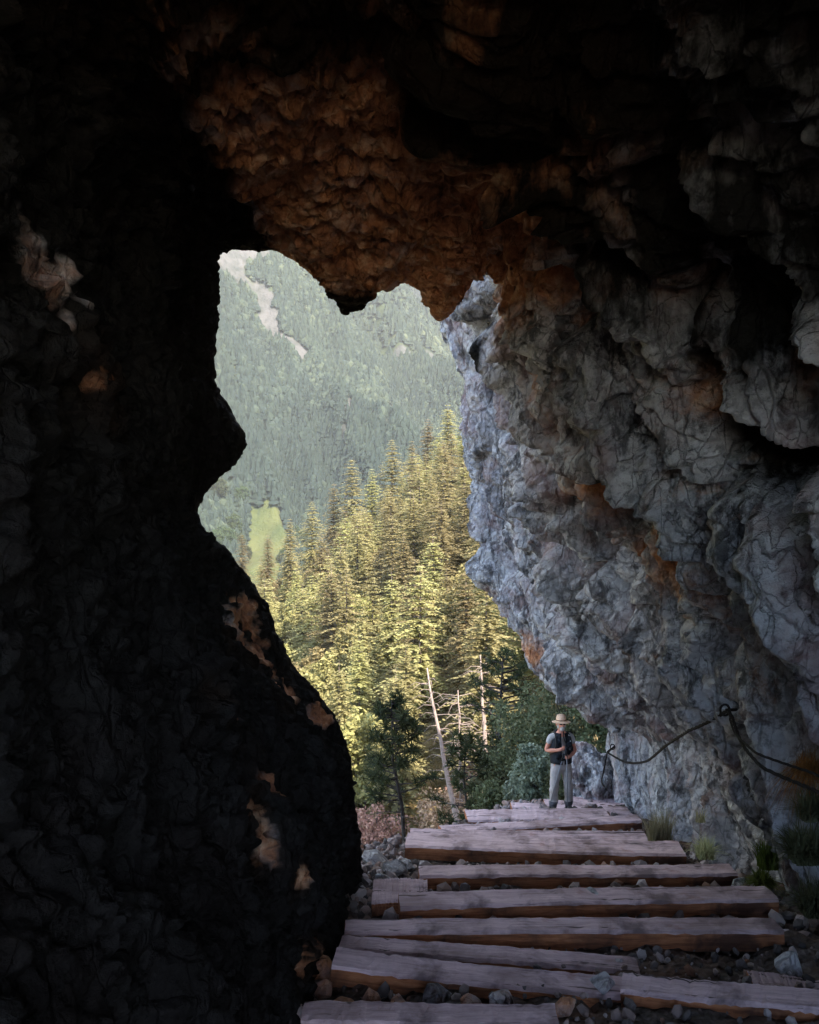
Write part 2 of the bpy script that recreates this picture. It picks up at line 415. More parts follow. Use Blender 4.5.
# right wall: control columns from foot (below ground) to the top
Uh = 16
RW = [
 # (Y, [(x, z)...])
 (-5,  [(7.5,-3.6),(7.4,-2.6),(7.3,-1.6),(7.2,-.8),(7.1,0),(7.0,.7),(6.9,1.3),(6.8,1.8),(6.7,2.3),(6.6,2.8),(6.5,3.2),(6.4,3.5),(.2,6),(0,11),(.5,12.5),(6,13)]),
 (-4,  [(4.7,-3.0),(4.6,-2.2),(4.4,-1.4),(4.2,-.7),(4.0,0),(3.8,.7),(3.4,1.3),(2.2,1.8),(1.9,2.3),(1.4,2.8),(.9,3.2),(.4,3.5),(.2,6),(0,11),(.5,12.5),(6,13)]),
 (0,   [(3.7,-3.0),(3.6,-2.2),(3.45,-1.4),(3.3,-.7),(3.1,0),(2.9,.7),(2.6,1.3),(2.3,1.8),(1.9,2.3),(1.4,2.8),(.9,3.2),(.4,3.5),(.2,6),(0,11),(.5,12.5),(6,13)]),
 (3,   [(3.75,-3.4),(3.7,-2.5),(3.55,-1.6),(3.4,-.8),(3.2,0),(3.0,.7),(2.7,1.3),(2.4,1.8),(2.0,2.3),(1.5,2.8),(1.0,3.2),(.4,3.5),(.2,6),(0,11),(.5,12.5),(6,13)]),
 (5,   [(3.8,-3.9),(3.7,-3.0),(3.55,-2.0),(3.4,-1.2),(3.2,-.4),(3.0,.35),(2.7,1.0),(2.35,1.6),(1.95,2.2),(1.5,2.7),(1.0,3.1),(.45,3.4),(.2,6),(0,11),(.5,12.5),(6,13)]),
 (7,   [(3.85,-4.4),(3.75,-3.5),(3.6,-2.6),(3.4,-1.8),(3.2,-1.0),(2.9,-.2),(2.55,.5),(2.2,1.15),(1.8,1.8),(1.4,2.4),(.95,2.85),(.45,3.2),(.2,6),(0,11),(.5,12.5),(6,13)]),
 (9,   [(3.85,-4.9),(3.75,-4.0),(3.6,-3.1),(3.4,-2.3),(3.1,-1.4),(2.75,-.6),(2.4,.1),(2.0,.8),(1.65,1.4),(1.3,2.1),(.9,2.65),(.55,3.2),(.3,6),(0,11),(.5,12.5),(6,13)]),
 (11.2,[(3.9,-5.4),(3.75,-4.5),(3.6,-3.6),(3.4,-2.8),(3.0,-2.0),(2.6,-1.3),(2.2,-.5),(1.85,.3),(1.5,1.1),(1.2,1.9),(.9,2.8),(.65,3.8),(.35,6.5),(0,11),(.5,12.5),(6,13)]),
 (13.5,[(4.0,-6.0),(3.85,-5.0),(3.65,-4.2),(3.4,-3.4),(2.7,-2.7),(2.3,-2.0),(1.95,-1.0),(1.65,0),(1.4,.9),(1.2,1.8),(.95,2.8),(.7,4.0),(.4,7),(0,12),(.5,12.5),(6,13)]),
 (15.6,[(4.2,-6.5),(4.0,-5.5),(3.8,-4.7),(3.5,-3.9),(2.5,-3.15),(2.15,-2.4),(1.7,-1.2),(1.45,0),(1.25,.9),(1.15,1.9),(.9,3.0),(.65,4.2),(.4,7),(0,12),(.5,12.5),(6,13)]),
 (16.9,[(4.5,-6.9),(4.15,-5.9),(3.95,-5.0),(3.5,-4.15),(2.35,-3.35),(2.0,-2.6),(1.55,-1.2),(1.35,0),(1.15,.9),(1.1,2.0),(.8,3.0),(.6,4.2),(.4,7),(0,12),(.5,12.5),(6,13)]),
 (18.2,[(4.6,-7.4),(4.35,-6.3),(4.2,-5.3),(3.9,-4.3),(3.0,-3.6),(2.6,-2.8),(2.1,-1.4),(1.8,0),(1.6,1),(1.6,2.1),(1.3,3.2),(1.1,4.4),(.9,7),(.8,12),(1.5,18),(7,24)]),
 (19.0,[(6,-8.2),(5.6,-7.0),(5.4,-5.8),(5.0,-4.6),(4.6,-3.8),(4.2,-2.8),(3.8,-1.4),(3.6,0),(3.4,1),(3.4,2.1),(3.2,3.2),(3.0,4.4),(3,7),(3,12),(4,17),(9,21)]),
 (19.5,[(12,-9.5),(12,-8),(12,-6.6),(12,-5.2),(12,-4),(12,-2.8),(12,-1.4),(12,0),(12,1),(12,2.1),(12,3.2),(12,4.4),(12,7),(12,10),(12,13),(16,16)]),
 (20,  [(40,-12),(40,-10),(40,-8),(40,-6),(40,-4),(40,-2.8),(40,-1.4),(40,0),(40,1),(40,2.1),(40,3.2),(40,4.4),(40,6),(40,8),(40,9),(44,10)]),
]
ctrl = [[(x + (.22 if Y > 10 else .1) * (-4.5 < z < 2.6) * (Y > 8), Y, z) for (x, z) in pts] for (Y, pts) in RW]
# mesh density: dense between Y=3 and the corner, foot to ceiling
tv = np.concatenate([np.linspace(0, 3, 60)[:-1], np.linspace(3, 12, 760)[:-1], np.linspace(12, 14, 50)])
tu = np.concatenate([np.linspace(0, 11.4, 640)[:-1], np.linspace(11.4, 15, 70)])
G = loft(ctrl, tu, tv); N = -normals(G)
# make the normals point to the tunnel (towards -x)
if N[400, 300, 0] > 0: N = -N
from mathutils.bvhtree import BVHTree
def surf_bvh(G, step=4):
    g = G[::step, ::step]; return BVHTree.FromPolygons(g.reshape(-1, 3).tolist(), grid_faces(g.shape[0], g.shape[1]).tolist())
def hits(bv, pts):
    out = []
    for px, py in pts:
        h = bv.ray_cast(Vector((0, 0, 0)), at(px, py, 1.0).normalized())
        if h[0] is not None: out.append(np.array(h[0]))
    return out
def line_dist(P, pts):
    d = np.full(len(P), 9.0)
    for a, b in zip(pts[:-1], pts[1:]):
        ab = b - a; q = P - a; t = np.clip((q @ ab) / (ab @ ab + 1e-9), 0, 1)
        d = np.minimum(d, np.linalg.norm(q - t[:, None] * ab, axis=1))
    return d
bg_ = surf_bvh(G)
Pw, info = displace(G, N, .86, 'wall')
_g = G.reshape(-1, 3); _n = N.reshape(-1, 3); _wp = _g + .16 * np.stack([fbm(_g * 1.8, 3, 301), fbm(_g * 1.8, 3, 302), fbm(_g * 1.8, 3, 303)], 1)
CREV = [([(478, 262), (478, 330), (500, 385), (530, 430), (545, 500), (538, 560)], .13, .42), ([(640, 388), (655, 425), (668, 458)], .08, .34), ([(548, 485), (590, 515), (600, 560), (592, 605)], .10, .34),
        ([(560, 588), (595, 618), (628, 655), (652, 700)], .12, .42), ([(700, 272), (690, 330), (715, 395), (770, 455), (819, 480)], .17, .5), ([(585, 300), (575, 350), (592, 420)], .10, .34),
        ([(640, 690), (655, 740), (662, 800)], .07, .22), ([(700, 600), (760, 625), (819, 650)], .09, .26), ([(745, 560), (735, 650), (760, 720), (750, 800)], .10, .3), ([(600, 690), (607, 740), (615, 790)], .06, .2),
        ([(640, 500), (690, 520), (740, 545)], .08, .26), ([(660, 560), (672, 640), (700, 700)], .09, .26)]
RIBS = [([(505, 285), (530, 380), (556, 470), (575, 560), (590, 640), (628, 740), (640, 800)], .17, .20), ([(610, 420), (625, 500), (640, 600), (680, 690), (700, 780)], .18, .22), ([(455, 350), (478, 440), (500, 540), (520, 640)], .16, .10),
        ([(650, 290), (680, 380), (700, 460)], .2, .22), ([(715, 490), (725, 570), (715, 660), (730, 760)], .17, .2), ([(600, 440), (590, 480), (615, 510)], .22, .22), ([(565, 250), (570, 200), (560, 120)], .2, .2), ([(750, 60), (760, 150), (775, 200)], .25, .25)]
_off = np.zeros(len(_g))
for pts, w, dp in CREV:
    h_ = hits(bg_, pts)
    if len(h_) > 1: _off -= dp * np.exp(-(line_dist(_wp, h_) / w) ** 2)
for pts, w, dp in RIBS:
    h_ = hits(bg_, pts)
    if len(h_) > 1: _off += dp * np.clip(1.2 - line_dist(_wp, h_) / w / 1.5, 0, 1)
Pw = Pw + _n * _off[:, None]
_k = np.clip((_g[:, 1] - 11.5) / 2.5, 0, 1) * np.clip((-2.6 - _g[:, 2]) / .8, 0, 1)       # calmer rock beside the hiker
_k = np.maximum(_k, .35 * np.clip((-.8 - _g[:, 2]) / 1.0, 0, 1))
_k2 = np.clip((_g[:, 1] - 13) / 2, 0, 1) * np.clip((_g[:, 2] - 1.6) / 1, 0, 1)
Pw = Pw * (1 - .5 * _k2[:, None]) + _g * (.5 * _k2[:, None]); Pw[:, 0] += .16 * _k2
Pw = Pw * (1 - .6 * _k[:, None]) + _g * (.6 * _k[:, None]); Pw[:, 0] += .20 * np.clip((_g[:, 1] - 11.5) / 2.5, 0, 1) * np.clip((-2.9 - _g[:, 2]) / .7, 0, 1) + .12 * _k
rust = .15 + blobs(Pw, [
    (at(608, 468, 10.0), (.65, 1.0, .7), .9), (at(520, 250, 8.5), (.8, 1.6, .7), .95), (at(560, 330, 9.5), (.35, 1.3, 1.0), .6),
    (at(785, 330, 6.2), (.12, .8, .45), .9), (at(640, 380, 8.5), (.15, .8, .5), .8), (at(720, 380, 7), (.5, .8, .5), .55),
    (at(530, 660, 15.5), (.5, 1.2, .5), .55), (at(690, 560, 8.8), (.8, 1.2, .5), .62), (at(790, 560, 7.5), (.5, 1, .5), .6),
    (at(500, 410, 13), (.4, 1.2, .6), .55), (at(430, 300, 10), (.6, 2.2, .8), .8), (at(480, 120, 6.5), (1.5, 2.5, 1.1), .95),
    (at(650, 200, 6.5), (1.0, 1.6, .8), .45), (at(585, 700, 15.5), (.4, .8, .4), .6), (at(800, 700, 6.8), (.4, 1, .3), .5)])
stain_shade = blobs(Pw, [  # black patches, plus upper-right cave shade put into the colour
    (at(800, 420, 6.5), (.5, 1.0, .8), .9), (at(800, 260, 6.2), (.6, 1.4, .9), .9), (at(790, 80, 5.2), (.25, 1.0, .9), .7), (at(470, 350, 12), (.18, .9, .8), .85), (at(700, 300, 7), (.7, 1.5, .8), .8),
    (at(620, 240, 7.5), (.25, 1.4, .8), .9), (at(780, 180, 5.5), (.9, 2, 1.1), .7),
    (at(740, 800, 8.2), (.35, .7, .5), .4), (at(800, 850, 7.4), (.5, .9, .5), .45), (at(610, 640, 12.5), (.25, .8, .4), .7),
    (at(560, 100, 5.5), (1.6, 2.5, 1.2), .4), (at(490, 470, 14), (.25, .8, .7), .6)])
stain_shade = np.maximum(stain_shade, .74 * np.clip((Pw[:, 2] - (1.8 - 1.4 * np.clip((8 - Pw[:, 1]) / 1.5, 0, 1))) / .9, 0, 1) * np.clip((11 - Pw[:, 1]) / 2, 0, 1))  # shade of the high near wall painted in, blacker with height
stain_shade = stain_shade - blobs(Pw, [(at(745, 90, 5.2), (.22, .6, .5), .62), (at(770, 190, 5.8), (.1, .5, .3), .7), (at(580, 220, 7.5), (.2, .8, .4), .4), (at(520, 230, 8.5), (.8, 1.6, .8), .5), (at(480, 130, 7), (.9, 1.8, .7), .5)])
stain_shade = np.maximum(stain_shade, .80 * np.clip((6.9 - Pw[:, 1]) / .8, 0, 1) * np.clip(Pw[:, 2] - 1.6, 0, 1) - blobs(Pw, [(at(745, 90, 5.2), (.22, .6, .5), .5)]))  # overhead darkness near the viewer, painted into the same mask
rust = np.maximum(rust, .42 * np.clip((Pw[:, 2] - 1.6) / .8, 0, 1) * (Pw[:, 1] < 10))
me = mesh_np('rock_wall', Pw, grid_faces(len(tv), len(tu)), M['rock'], True, {'rust': rust, 'stain_shade': stain_shade})
rw = tag(link('rock_wall', me), 'tall overhanging limestone wall, blue-grey with rusty patches, along the stepped path', 'rock wall', kind='structure')

# ceiling and left wall hoop, from inside the right wall over the ceiling to the left foot
BW = .12
C9 = [(2.0,3.6),(1.3,3.0),(.75,2.65),(.35,2.17),(.0,2.6),(-.40,2.40),(-.72,2.24),(-.92,2.5),(-1.35,2.88),(-1.8,2.95),(-2.13,2.88),(-2.15,2.2),(-2.16,1.4),(-1.85,.75),(-2.37,.03),(-1.92,-.6),(-1.6,-1.05),(-1.3,-1.75),(-.9,-2.2),(-.68,-2.75),(-.62,-3.3),(-.55,-4.0),(-.4,-5.0)]
C8 = [(2.2,3.3),(1.6,3.1),(1.0,2.9),(.5,2.75),(.1,2.85),(-.35,2.8),(-.8,2.75),(-1.15,2.9),(-1.5,3.05),(-1.85,3.1),(-2.2,2.9),(-2.3,2.2),(-2.35,1.4),(-2.1,.75),(-2.3,.05),(-2.0,-.5),(-1.8,-.95),(-1.4,-1.6),(-.95,-2.1),(-.72,-2.7),(-.62,-3.2),(-.52,-3.8),(-.4,-4.7)]
C65 = [(2.4,3.2),(1.8,3.2),(1.2,3.15),(.6,3.1),(.1,3.1),(-.4,3.1),(-.9,3.05),(-1.3,3.05),(-1.6,3.0),(-1.9,2.9),(-2.05,2.6),(-2.05,2.0),(-2.0,1.3),(-1.8,.7),(-1.9,.05),(-1.75,-.5),(-1.5,-.9),(-1.15,-1.4),(-.8,-1.9),(-.65,-2.4),(-.62,-2.9),(-.6,-3.5),(-.55,-4.4)]
C4 = [(2.6,3.3),(2.0,3.4),(1.3,3.4),(.7,3.35),(.1,3.35),(-.4,3.3),(-.9,3.2),(-1.3,3.1),(-1.6,2.9),(-1.75,2.6),(-1.8,2.2),(-1.75,1.7),(-1.7,1.1),(-1.65,.5),(-1.6,0),(-1.5,-.5),(-1.35,-.9),(-1.2,-1.4),(-1.05,-1.8),(-.95,-2.2),(-.9,-2.7),(-.9,-3.2),(-.85,-4.0)]
C1 = [(2.8,3.3),(2.1,3.5),(1.4,3.5),(.8,3.5),(.2,3.4),(-.4,3.3),(-.9,3.2),(-1.3,3.0),(-1.6,2.7),(-1.75,2.3),(-1.8,1.9),(-1.8,1.4),(-1.75,.9),(-1.7,.4),(-1.7,0),(-1.6,-.4),(-1.5,-.8),(-1.4,-1.2),(-1.3,-1.5),(-1.25,-1.9),(-1.2,-2.3),(-1.2,-2.8),(-1.2,-3.4)]
def grow(Cs, k, cx=0.3, cz=-1.0):
    out = []
    for (x, z) in Cs:
        d = Vector((x - cx, z - cz)); n = d.normalized()
        out.append((x + n.x * k, z + n.y * k))
    return out
st = [(-3.5, [(x * 6, z * 6) for x, z in C1]), (-4.2, [(x * 2.0, z * 1.4) for x, z in C1]), (-3.2, [(x * 1.15, z * 1.08) for x, z in C1]), (1.5, C1), (4, C4), (6.5, C65), (8.2, C8), (9.5, C9), (9.75, grow(C9, .35)), (9.6, grow(C9, 1.3)), (9.0, grow(C9, 4)), (7, grow(C9, 7)), (3, grow(C9, 10))]
ctrl = [[(x, Y, z) for (x, z) in pts] for (Y, pts) in st]
tv = np.concatenate([np.linspace(0, 3, 50)[:-1], np.linspace(3, 8.2, 520)[:-1], np.linspace(8.2, 12, 110)])
tu = np.linspace(0, 22, 800)
G = loft(ctrl, tu, tv); N = normals(G)
mid = G[300, 400]
if np.dot(N[300, 400], np.array([0.3, mid[1], -1.0]) - mid) < 0: N = -N
ba_ = surf_bvh(G)
Pc, info = displace(G, N, .62, 'ceil')
r1 = np.clip((Pc[:, 2] - 1.2) / 1.2, 0, 1) * .85 * np.clip((Pc[:, 0] + 2.3) / .9, 0.15, 1)
rust = np.maximum(r1, blobs(Pc, [(at(250, 640, 7.5), (.5, .8, .6), .9), (at(280, 730, 7), (.3, .8, .8), .6), (at(90, 380, 4.5), (.3, .8, .35), .8), (at(250, 800, 6.5), (.5, 1, .8), .5)]))
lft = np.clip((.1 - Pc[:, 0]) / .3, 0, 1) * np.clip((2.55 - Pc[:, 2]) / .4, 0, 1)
PT = [((35, 262), .16), ((55, 285), .14), ((70, 320), .13), ((78, 350), .12), ((85, 385), .13), ((105, 400), .08), ((240, 640), .30), ((265, 665), .26), ((290, 690), .18), ((250, 610), .2), ((215, 700), .2), ((320, 715), .16),
      ((245, 800), .16), ((280, 790), .14), ((270, 850), .16), ((290, 880), .12), ((325, 780), .10), ((300, 960), .16), ((190, 470), .06)]
_pn = .5 * fbm(Pc * 3.2, 4, 321)
patch = np.zeros(len(Pc))  # lit reddish spots on the left flank, their light put into the colour
for (q_, r_) in PT:
    h_ = hits(ba_, [q_])
    if h_: patch = np.maximum(patch, np.clip(1.15 - np.linalg.norm((Pc - h_[0]) * np.array([1, .7, .8]), axis=1) / (r_ * 1.7) + _pn * 1.1, 0, 1))
stain_shade = np.maximum(np.maximum(-.45 + 1.2 * np.clip((7.4 - Pc[:, 1]) / 1.6, 0, 1), 1.45 * lft), .9 * np.clip((-1.3 - Pc[:, 0]) / .4, 0, 1)) - 1.08 * patch  # unlit left flank and fading ceiling painted near-black, lit spots taken out
rust = np.maximum(rust, .55 * patch + .5 * patch * (Pc[:, 2] < -.5))
me = mesh_np('cave_arch', Pc, grid_faces(len(tv), len(tu)), M['rock'], True, {'rust': rust, 'stain_shade': stain_shade})
tag(link('cave_arch', me), 'dark cave arch with rusty orange ceiling and black boulder flank beside the path', 'cave arch', kind='structure')

from mathutils.bvhtree import BVHTree
bvh_wall = BVHTree.FromObject(rw, bpy.context.evaluated_depsgraph_get())
def on_rock(px, py, off=0.0):
    """point of the rock wall seen at this place, a little off its surface"""
    d = at(px, py, 1.0).normalized(); h = bvh_wall.ray_cast(Vector((0, 0, 0)), d)
    return h[0] - d * off if h[0] is not None else at(px, py, 15.0)
def clear_rock(p, off=.05):
    """move a point sideways off the wall until it hangs free of it"""
    p = Vector(p); h = bvh_wall.ray_cast(Vector((p.x - 1.6, p.y, p.z)), Vector((1, 0, 0)))
    if h[0] is not None and h[0].x - off < p.x: p.x = h[0].x - off
    return p
# ------------------------------------------------------------------ path ground
def path_edge(Y): return np.interp(Y, [11.3, 12, 13, 14, 16, 18], [-.9, -.35, .1, .62, 1.5, 2.1])
def ledge(x, Y):
    z = -1.78 - .241 * Y - .10 * np.clip((8.3 - Y) / 1.2, 0, 1)
    e = np.clip(-.9 - x, 0, None) * np.clip((Y - 9.7) / .5, 0, 1)
    z = z - 1.4 * e
    edge = path_edge(Y)
    z = z - 1.9 * np.clip(edge - x, 0, None) * np.clip((Y - 11.3) / .6, 0, 1)
    z = z - .45 * np.clip(Y - 18.2, 0, None)
    return z
gx = np.linspace(-9, 9, 330); gy = np.concatenate([np.linspace(-9, 2, 40)[:-1], np.linspace(2, 19, 480)[:-1], np.linspace(19, 34, 90)])
X, Yg = np.meshgrid(gx, gy); P0 = np.stack([X.ravel(), Yg.ravel(), np.zeros(X.size)], 1)
fz, fr_, fe = facets(P0 * 5.5, 5, .6, .3, .3)
fz2, _, _ = facets(P0 * 11, 8, .6, .3, .3)
Z = ledge(X, Yg).ravel() + .07 * fbm(P0 * 1.3, 3, 3) + .05 * fz + .025 * fz2 - .04
me = mesh_np('path_ground', np.stack([X.ravel(), Yg.ravel(), Z], 1), grid_faces(len(gy), len(gx)), M['soil'], True)
tag(link('path_ground', me), kind='structure')

# ------------------------------------------------------------------ timber steps
BEAM_LABELS = []
def beam(x0, y0, z0, x1, y1, z1, depth, h, label, roll=0.0, seed=0):
    """a squared timber from left end to right end; (x,y,z) are the top front edge"""
    a = Vector((x0, y0, z0)); b = Vector((x1, y1, z1)); L = (b - a).length
    rs = random.Random(seed); n = 44
    mb = MB(); rows = []
    prof = [(0, -.026), (.022, 0), (depth * .5, .0), (depth - .02, 0), (depth, -.016), (depth, -h), (depth * .5, -h), (0, -h), (0, -h * .5)]
    m = len(prof)
    for i in range(n + 1):
        t = i / n
        wob = .008 * math.sin(t * 5 + seed) + rs.uniform(-.003, .003); wy = .01 * math.sin(t * 3.1 + seed * 2)
        for (py, pz) in prof:
            mb.v.append((L * t + (rs.uniform(-.006, .006) if i in (0, n) else 0), py + wy + rs.uniform(-.005, .005), pz + wob + (rs.uniform(-.012, 0) if pz > -.03 and rs.random() < .3 else 0)))
    for i in range(n):
        for k in range(m):
            k2 = (k + 1) % m
            mb.f.append((i * m + k, (i + 1) * m + k, (i + 1) * m + k2, i * m + k2)); mb.m.append(0 if k in (0, 1, 2, 3) else 1)
    mb.f.append(tuple(reversed(range(m)))); mb.m.append(1)
    mb.f.append(tuple(n * m + k for k in range(m))); mb.m.append(1)
    o = mb.build('timber_step', [M['wood_top'], M['wood_side']], None, False)
    dx = (b - a).normalized()
    up = Vector((0, -math.sin(roll), math.cos(roll))); up = (up - dx * up.dot(dx)).normalized()
    yy = up.cross(dx)
    mat = Matrix((dx, yy, up)).transposed().to_4x4(); mat.translation = a
    o.matrix_world = mat
    tag(o, label, 'timber', 'timber step beams laid across the path')
    return o
def pbeam(l, r, Yl, Yr, depth, h, label, roll=0.0, seed=0):
    a = at(l[0], l[1], Yl); b = at(r[0], r[1], Yr)
    return beam(*a, *b, depth, h, label, roll, seed)
S = 14
# from the viewer outwards
pbeam((300, 1024), (560, 1023), 5.05, 5.05, .24, .16, 'timber step nearest the viewer, only its top edge showing above the frame', 0, 1)
pbeam((331, 966), (640, 999), 6.0, 5.75, .25, .17, 'long slanting timber with worn pale left half above the reddish rubble', .05, 2)
pbeam((620, 990), (850, 1014), 5.72, 5.25, .24, .15, 'slanting timber running down to the right corner of the path', .05, 3)
pbeam((338, 948), (640, 972), 6.55, 6.35, .22, .15, 'broad timber crossing just behind the slanting one, tapering toward the middle', .05, 4)
pbeam((344, 931), (785, 931), 6.95, 7.0, .25, .17, 'long timber with a dark stained middle butting the mossy rock foot', 0, 5)
pbeam((400, 907), (780, 899), 7.55, 7.8, .30, .17, 'timber step with deep orange-brown left front face', .02, 6)
pbeam((420, 877), (738, 873), 8.85, 9.0, .27, .15, 'timber step carrying a small red-stained patch right of its middle', .02, 7)
pbeam((405, 846), (686, 855), 10.5, 10.2, .42, .17, 'timber step with orange-brown left end and gravel piled before it', .03, 8)
pbeam((410, 838), (650, 842), 11.7, 11.6, .36, .12, 'pale timber lying directly behind the gravelly step', .03, 9)
pbeam((440, 832), (642, 821), 13.1, 13.3, .30, .17, 'timber with dark front edge rising to the grass tuft', 0, 10)
pbeam((468, 820), (612, 819), 14.4, 14.5, .55, .10, 'broad pale timber platform board in front of the hiker', 0, 11)
pbeam((520, 814), (640, 815), 15.85, 15.75, .34, .10, 'bleached board directly under the boots of the hiker', 0, 12)
for k, (l, r, Yl, Yr, lab) in enumerate([((512, 808), (640, 812), 16.5, 16.5, 'bleached board just behind the hiker'), ((545, 804), (636, 809), 17.1, 17.0, 'second bleached board behind the hiker, nearest the cliff corner'), ((572, 801), (628, 805), 17.7, 17.6, 'farthest bleached board, short, beside the cliff foot')]):
    pbeam(l, r, Yl, Yr, .32, .09, lab, 0, 20 + k)
pbeam((372, 901), (428, 901), 7.95, 7.95, .50, .14, 'short pale block filling the gap beside the black boulder', 0, 31)
pbeam((757, 992), (840, 1000), 5.9, 5.85, .26, .12, 'short broken timber end by the mossy rock foot', 0.05, 32)
pbeam((442, 830), (466, 830), 12.9, 13.0, .2, .12, 'small grey timber offcut on the far platform edge', 0, 33)

# ------------------------------------------------------------------ stones
def stone_mesh(name, s, seed, mat, sub=3, rust=.0, stain_shade=.1):
    if min(s) > .3:      # a big rugged boulder
        bm = bmesh.new(); bmesh.ops.create_icosphere(bm, subdivisions=6, radius=1)
        V = np.array([v.co[:] for v in bm.verts]); Q = np.array([[v.index for v in f.verts] for f in bm.faces]); bm.free()
        V = V * (1 + .7 * tno(V * 1.2 + 5, 7) + .4 * tno(V * 2.6 + 9, 8) + .22 * tno(V * 5.5, 9) + .1 * tno(V * 12, 10))[:, None] * np.array(s)
        return mesh_np(name, V, Q, mat, True, {'rust': np.full(len(V), rust), 'stain_shade': np.full(len(V), -.3)})
    r = random.Random(seed * 7); bm = bmesh.new()
    for k in range(22):
        v = Vector((r.gauss(0, 1), r.gauss(0, 1), r.gauss(0, 1))).normalized() * r.uniform(.85, 1.1); bm.verts.new((v.x * s[0], v.y * s[1], v.z * s[2]))
    res = bmesh.ops.convex_hull(bm, input=bm.verts)
    bmesh.ops.delete(bm, geom=[v for v in bm.verts if not v.link_faces], context='VERTS')
    bmesh.ops.dissolve_limit(bm, angle_limit=R(12), verts=bm.verts, edges=bm.edges)
    bmesh.ops.bevel(bm, geom=list(bm.edges), offset=min(s) * .10, segments=2, affect='EDGES', profile=.6)
    bmesh.ops.triangulate(bm, faces=bm.faces)
    bmesh.ops.subdivide_edges(bm, edges=bm.edges, cuts=2 if min(s) < .3 else 5, use_grid_fill=True)
    bm.verts.ensure_lookup_table(); bm.verts.index_update()
    V = np.array([v.co[:] for v in bm.verts]); bmesh.ops.triangulate(bm, faces=bm.faces); Q = np.array([[v.index for v in f.verts] for f in bm.faces]); bm.free()
    V = V * (1 + .06 * fbm(V / min(s) * 1.2 + seed, 4, seed) + (.22 * tno(V / min(s) * 1.6 + seed, 7) + .12 * tno(V / min(s) * 4, 8) if min(s) > .3 else 0))[:, None]
    return mesh_np(name, V, Q, mat, False, {'rust': np.full(len(V), rust), 'stain_shade': np.full(len(V), stain_shade)})
stones = [
 (300, 1000, 5.35, .10, .6, 'rusty stone low at the boulder foot, leftmost of the rubble'),
 (322, 985, 5.75, .09, .6, 'small tan stone leaning under the slanting timber end'),
 (345, 1003, 5.4, .09, .6, 'angular ochre stone in the rubble below the slanting timber'),
 (372, 992, 5.6, .07, .6, 'fist-sized pink stone in the rubble below the slanting timber'),
 (318, 958, 6.2, .14, .7, 'blocky grey stone upright beside the black boulder'),
 (398, 1003, 5.45, .08, .6, 'brown stone beside the dark hollow under the slanting timber'),
 (437, 990, 5.62, .11, .2, 'round dark stone under the middle of the slanting timber'),
 (470, 1002, 5.5, .07, .6, 'small grey stone right of the round dark stone'),
 (500, 998, 5.5, .10, .4, 'pale pebble-like stone beneath the slanting timber'),
 (565, 1002, 5.4, .09, .7, 'flat pinkish stone beside the lowest timber'),
 (590, 905, 7.9, .13, .0, 'dark smooth stone resting on the orange-fronted step'),
 (375, 848, 10.2, .17, .0, 'grey stone on the ledge beside the boulder, top of the pile'),
 (394, 862, 9.6, .15, .0, 'grey stone on the ledge below the topmost one'),
 (382, 880, 9.0, .12, .3, 'pale small stone low on the ledge beside the boulder'),
 (408, 852, 10.0, .10, .0, 'grey pebble by the left end of the gravelly step'),
 (600, 976, 5.9, .10, .1, 'pointed grey stone in the dark gap before the slanting timber'),
 (790, 968, 6.3, .11, .1, 'jagged grey stone at the mossy rock foot'),
 (745, 880, 8.5, .14, .0, 'white-grey stone wedged at the end of the red-stained step'),
 (590, 775, 18.4, .55, .0, 'large pale boulder beside the hiker at the cliff corner'),
]
for k, (px, py, Y, s, ru, lab) in enumerate(stones):
    p = at(px, py, Y)
    z = float(ledge(np.array(p.x), np.array(Y)))
    me = stone_mesh('stone', (s * random.uniform(.9, 1.3), s * random.uniform(.8, 1.1), s * random.uniform(.65, .9)), k + 3, M['rock'], 4, ru, .1 if k != 6 else .6)
    o = link('stone', me); o.location = (p.x, Y, z + s * .35 if k not in (10,) else p.z + s * .4); o.rotation_euler = (random.uniform(-.4, .4), random.uniform(-.4, .4), random.uniform(0, 6))
    if k == 18: o.location.z = z + .5; o.scale = (.9, 1.0, 1.6)
    tag(o, lab, 'stone', 'loose stones along the path')

# gravel between the timbers: countless
def scatter_pebbles(n, fn, smin, smax, seed):
    r = np.random.default_rng(seed)
    ico = bmesh.new(); bmesh.ops.create_icosphere(ico, subdivisions=1, radius=1)
    bv = np.array([v.co[:] for v in ico.verts]); bf = np.array([[v.index for v in f.verts] for f in ico.faces]); ico.free()
    VV = []; FF = []
    pts = fn(n, r)
    for i, p in enumerate(pts):
        s = (smin + (smax - smin) * r.random() ** 3) * (.62 if p[1] < 7.5 else 1)
        v = bv * (1 + .35 * (r.random((len(bv), 1)) - .5)) * s * np.array([r.uniform(.8, 1.3), r.uniform(.7, 1.1), r.uniform(.5, .9)])
        e = np.array(Euler(r.uniform(0, 6, 3)).to_matrix()); VV.append(v @ e.T + p + np.array([0, 0, s * .25])); FF.append(bf + i * len(bv))
    return np.concatenate(VV), np.concatenate(FF)
def path_pts(n, r):
    Y = 4.2 + 13.5 * r.random(n) ** 1.15; x = -1.1 + 4.9 * r.random(n)
    k = (r.random(n) < .25); x = np.where(k, -.2 - .9 * r.random(n), x); Y = np.where(k, 8 + 5 * r.random(n), Y)
    x = np.where(x < path_edge(Y) - .05, np.where(Y > 11.3, 2.6, x), x)
    return np.stack([x, Y, ledge(x, Y) - .02], 1)
V, Q = scatter_pebbles(4800, path_pts, .018, .09, 3)
tp = NT('gravel_stone'); g = tp.n('ShaderNodeNewGeometry')
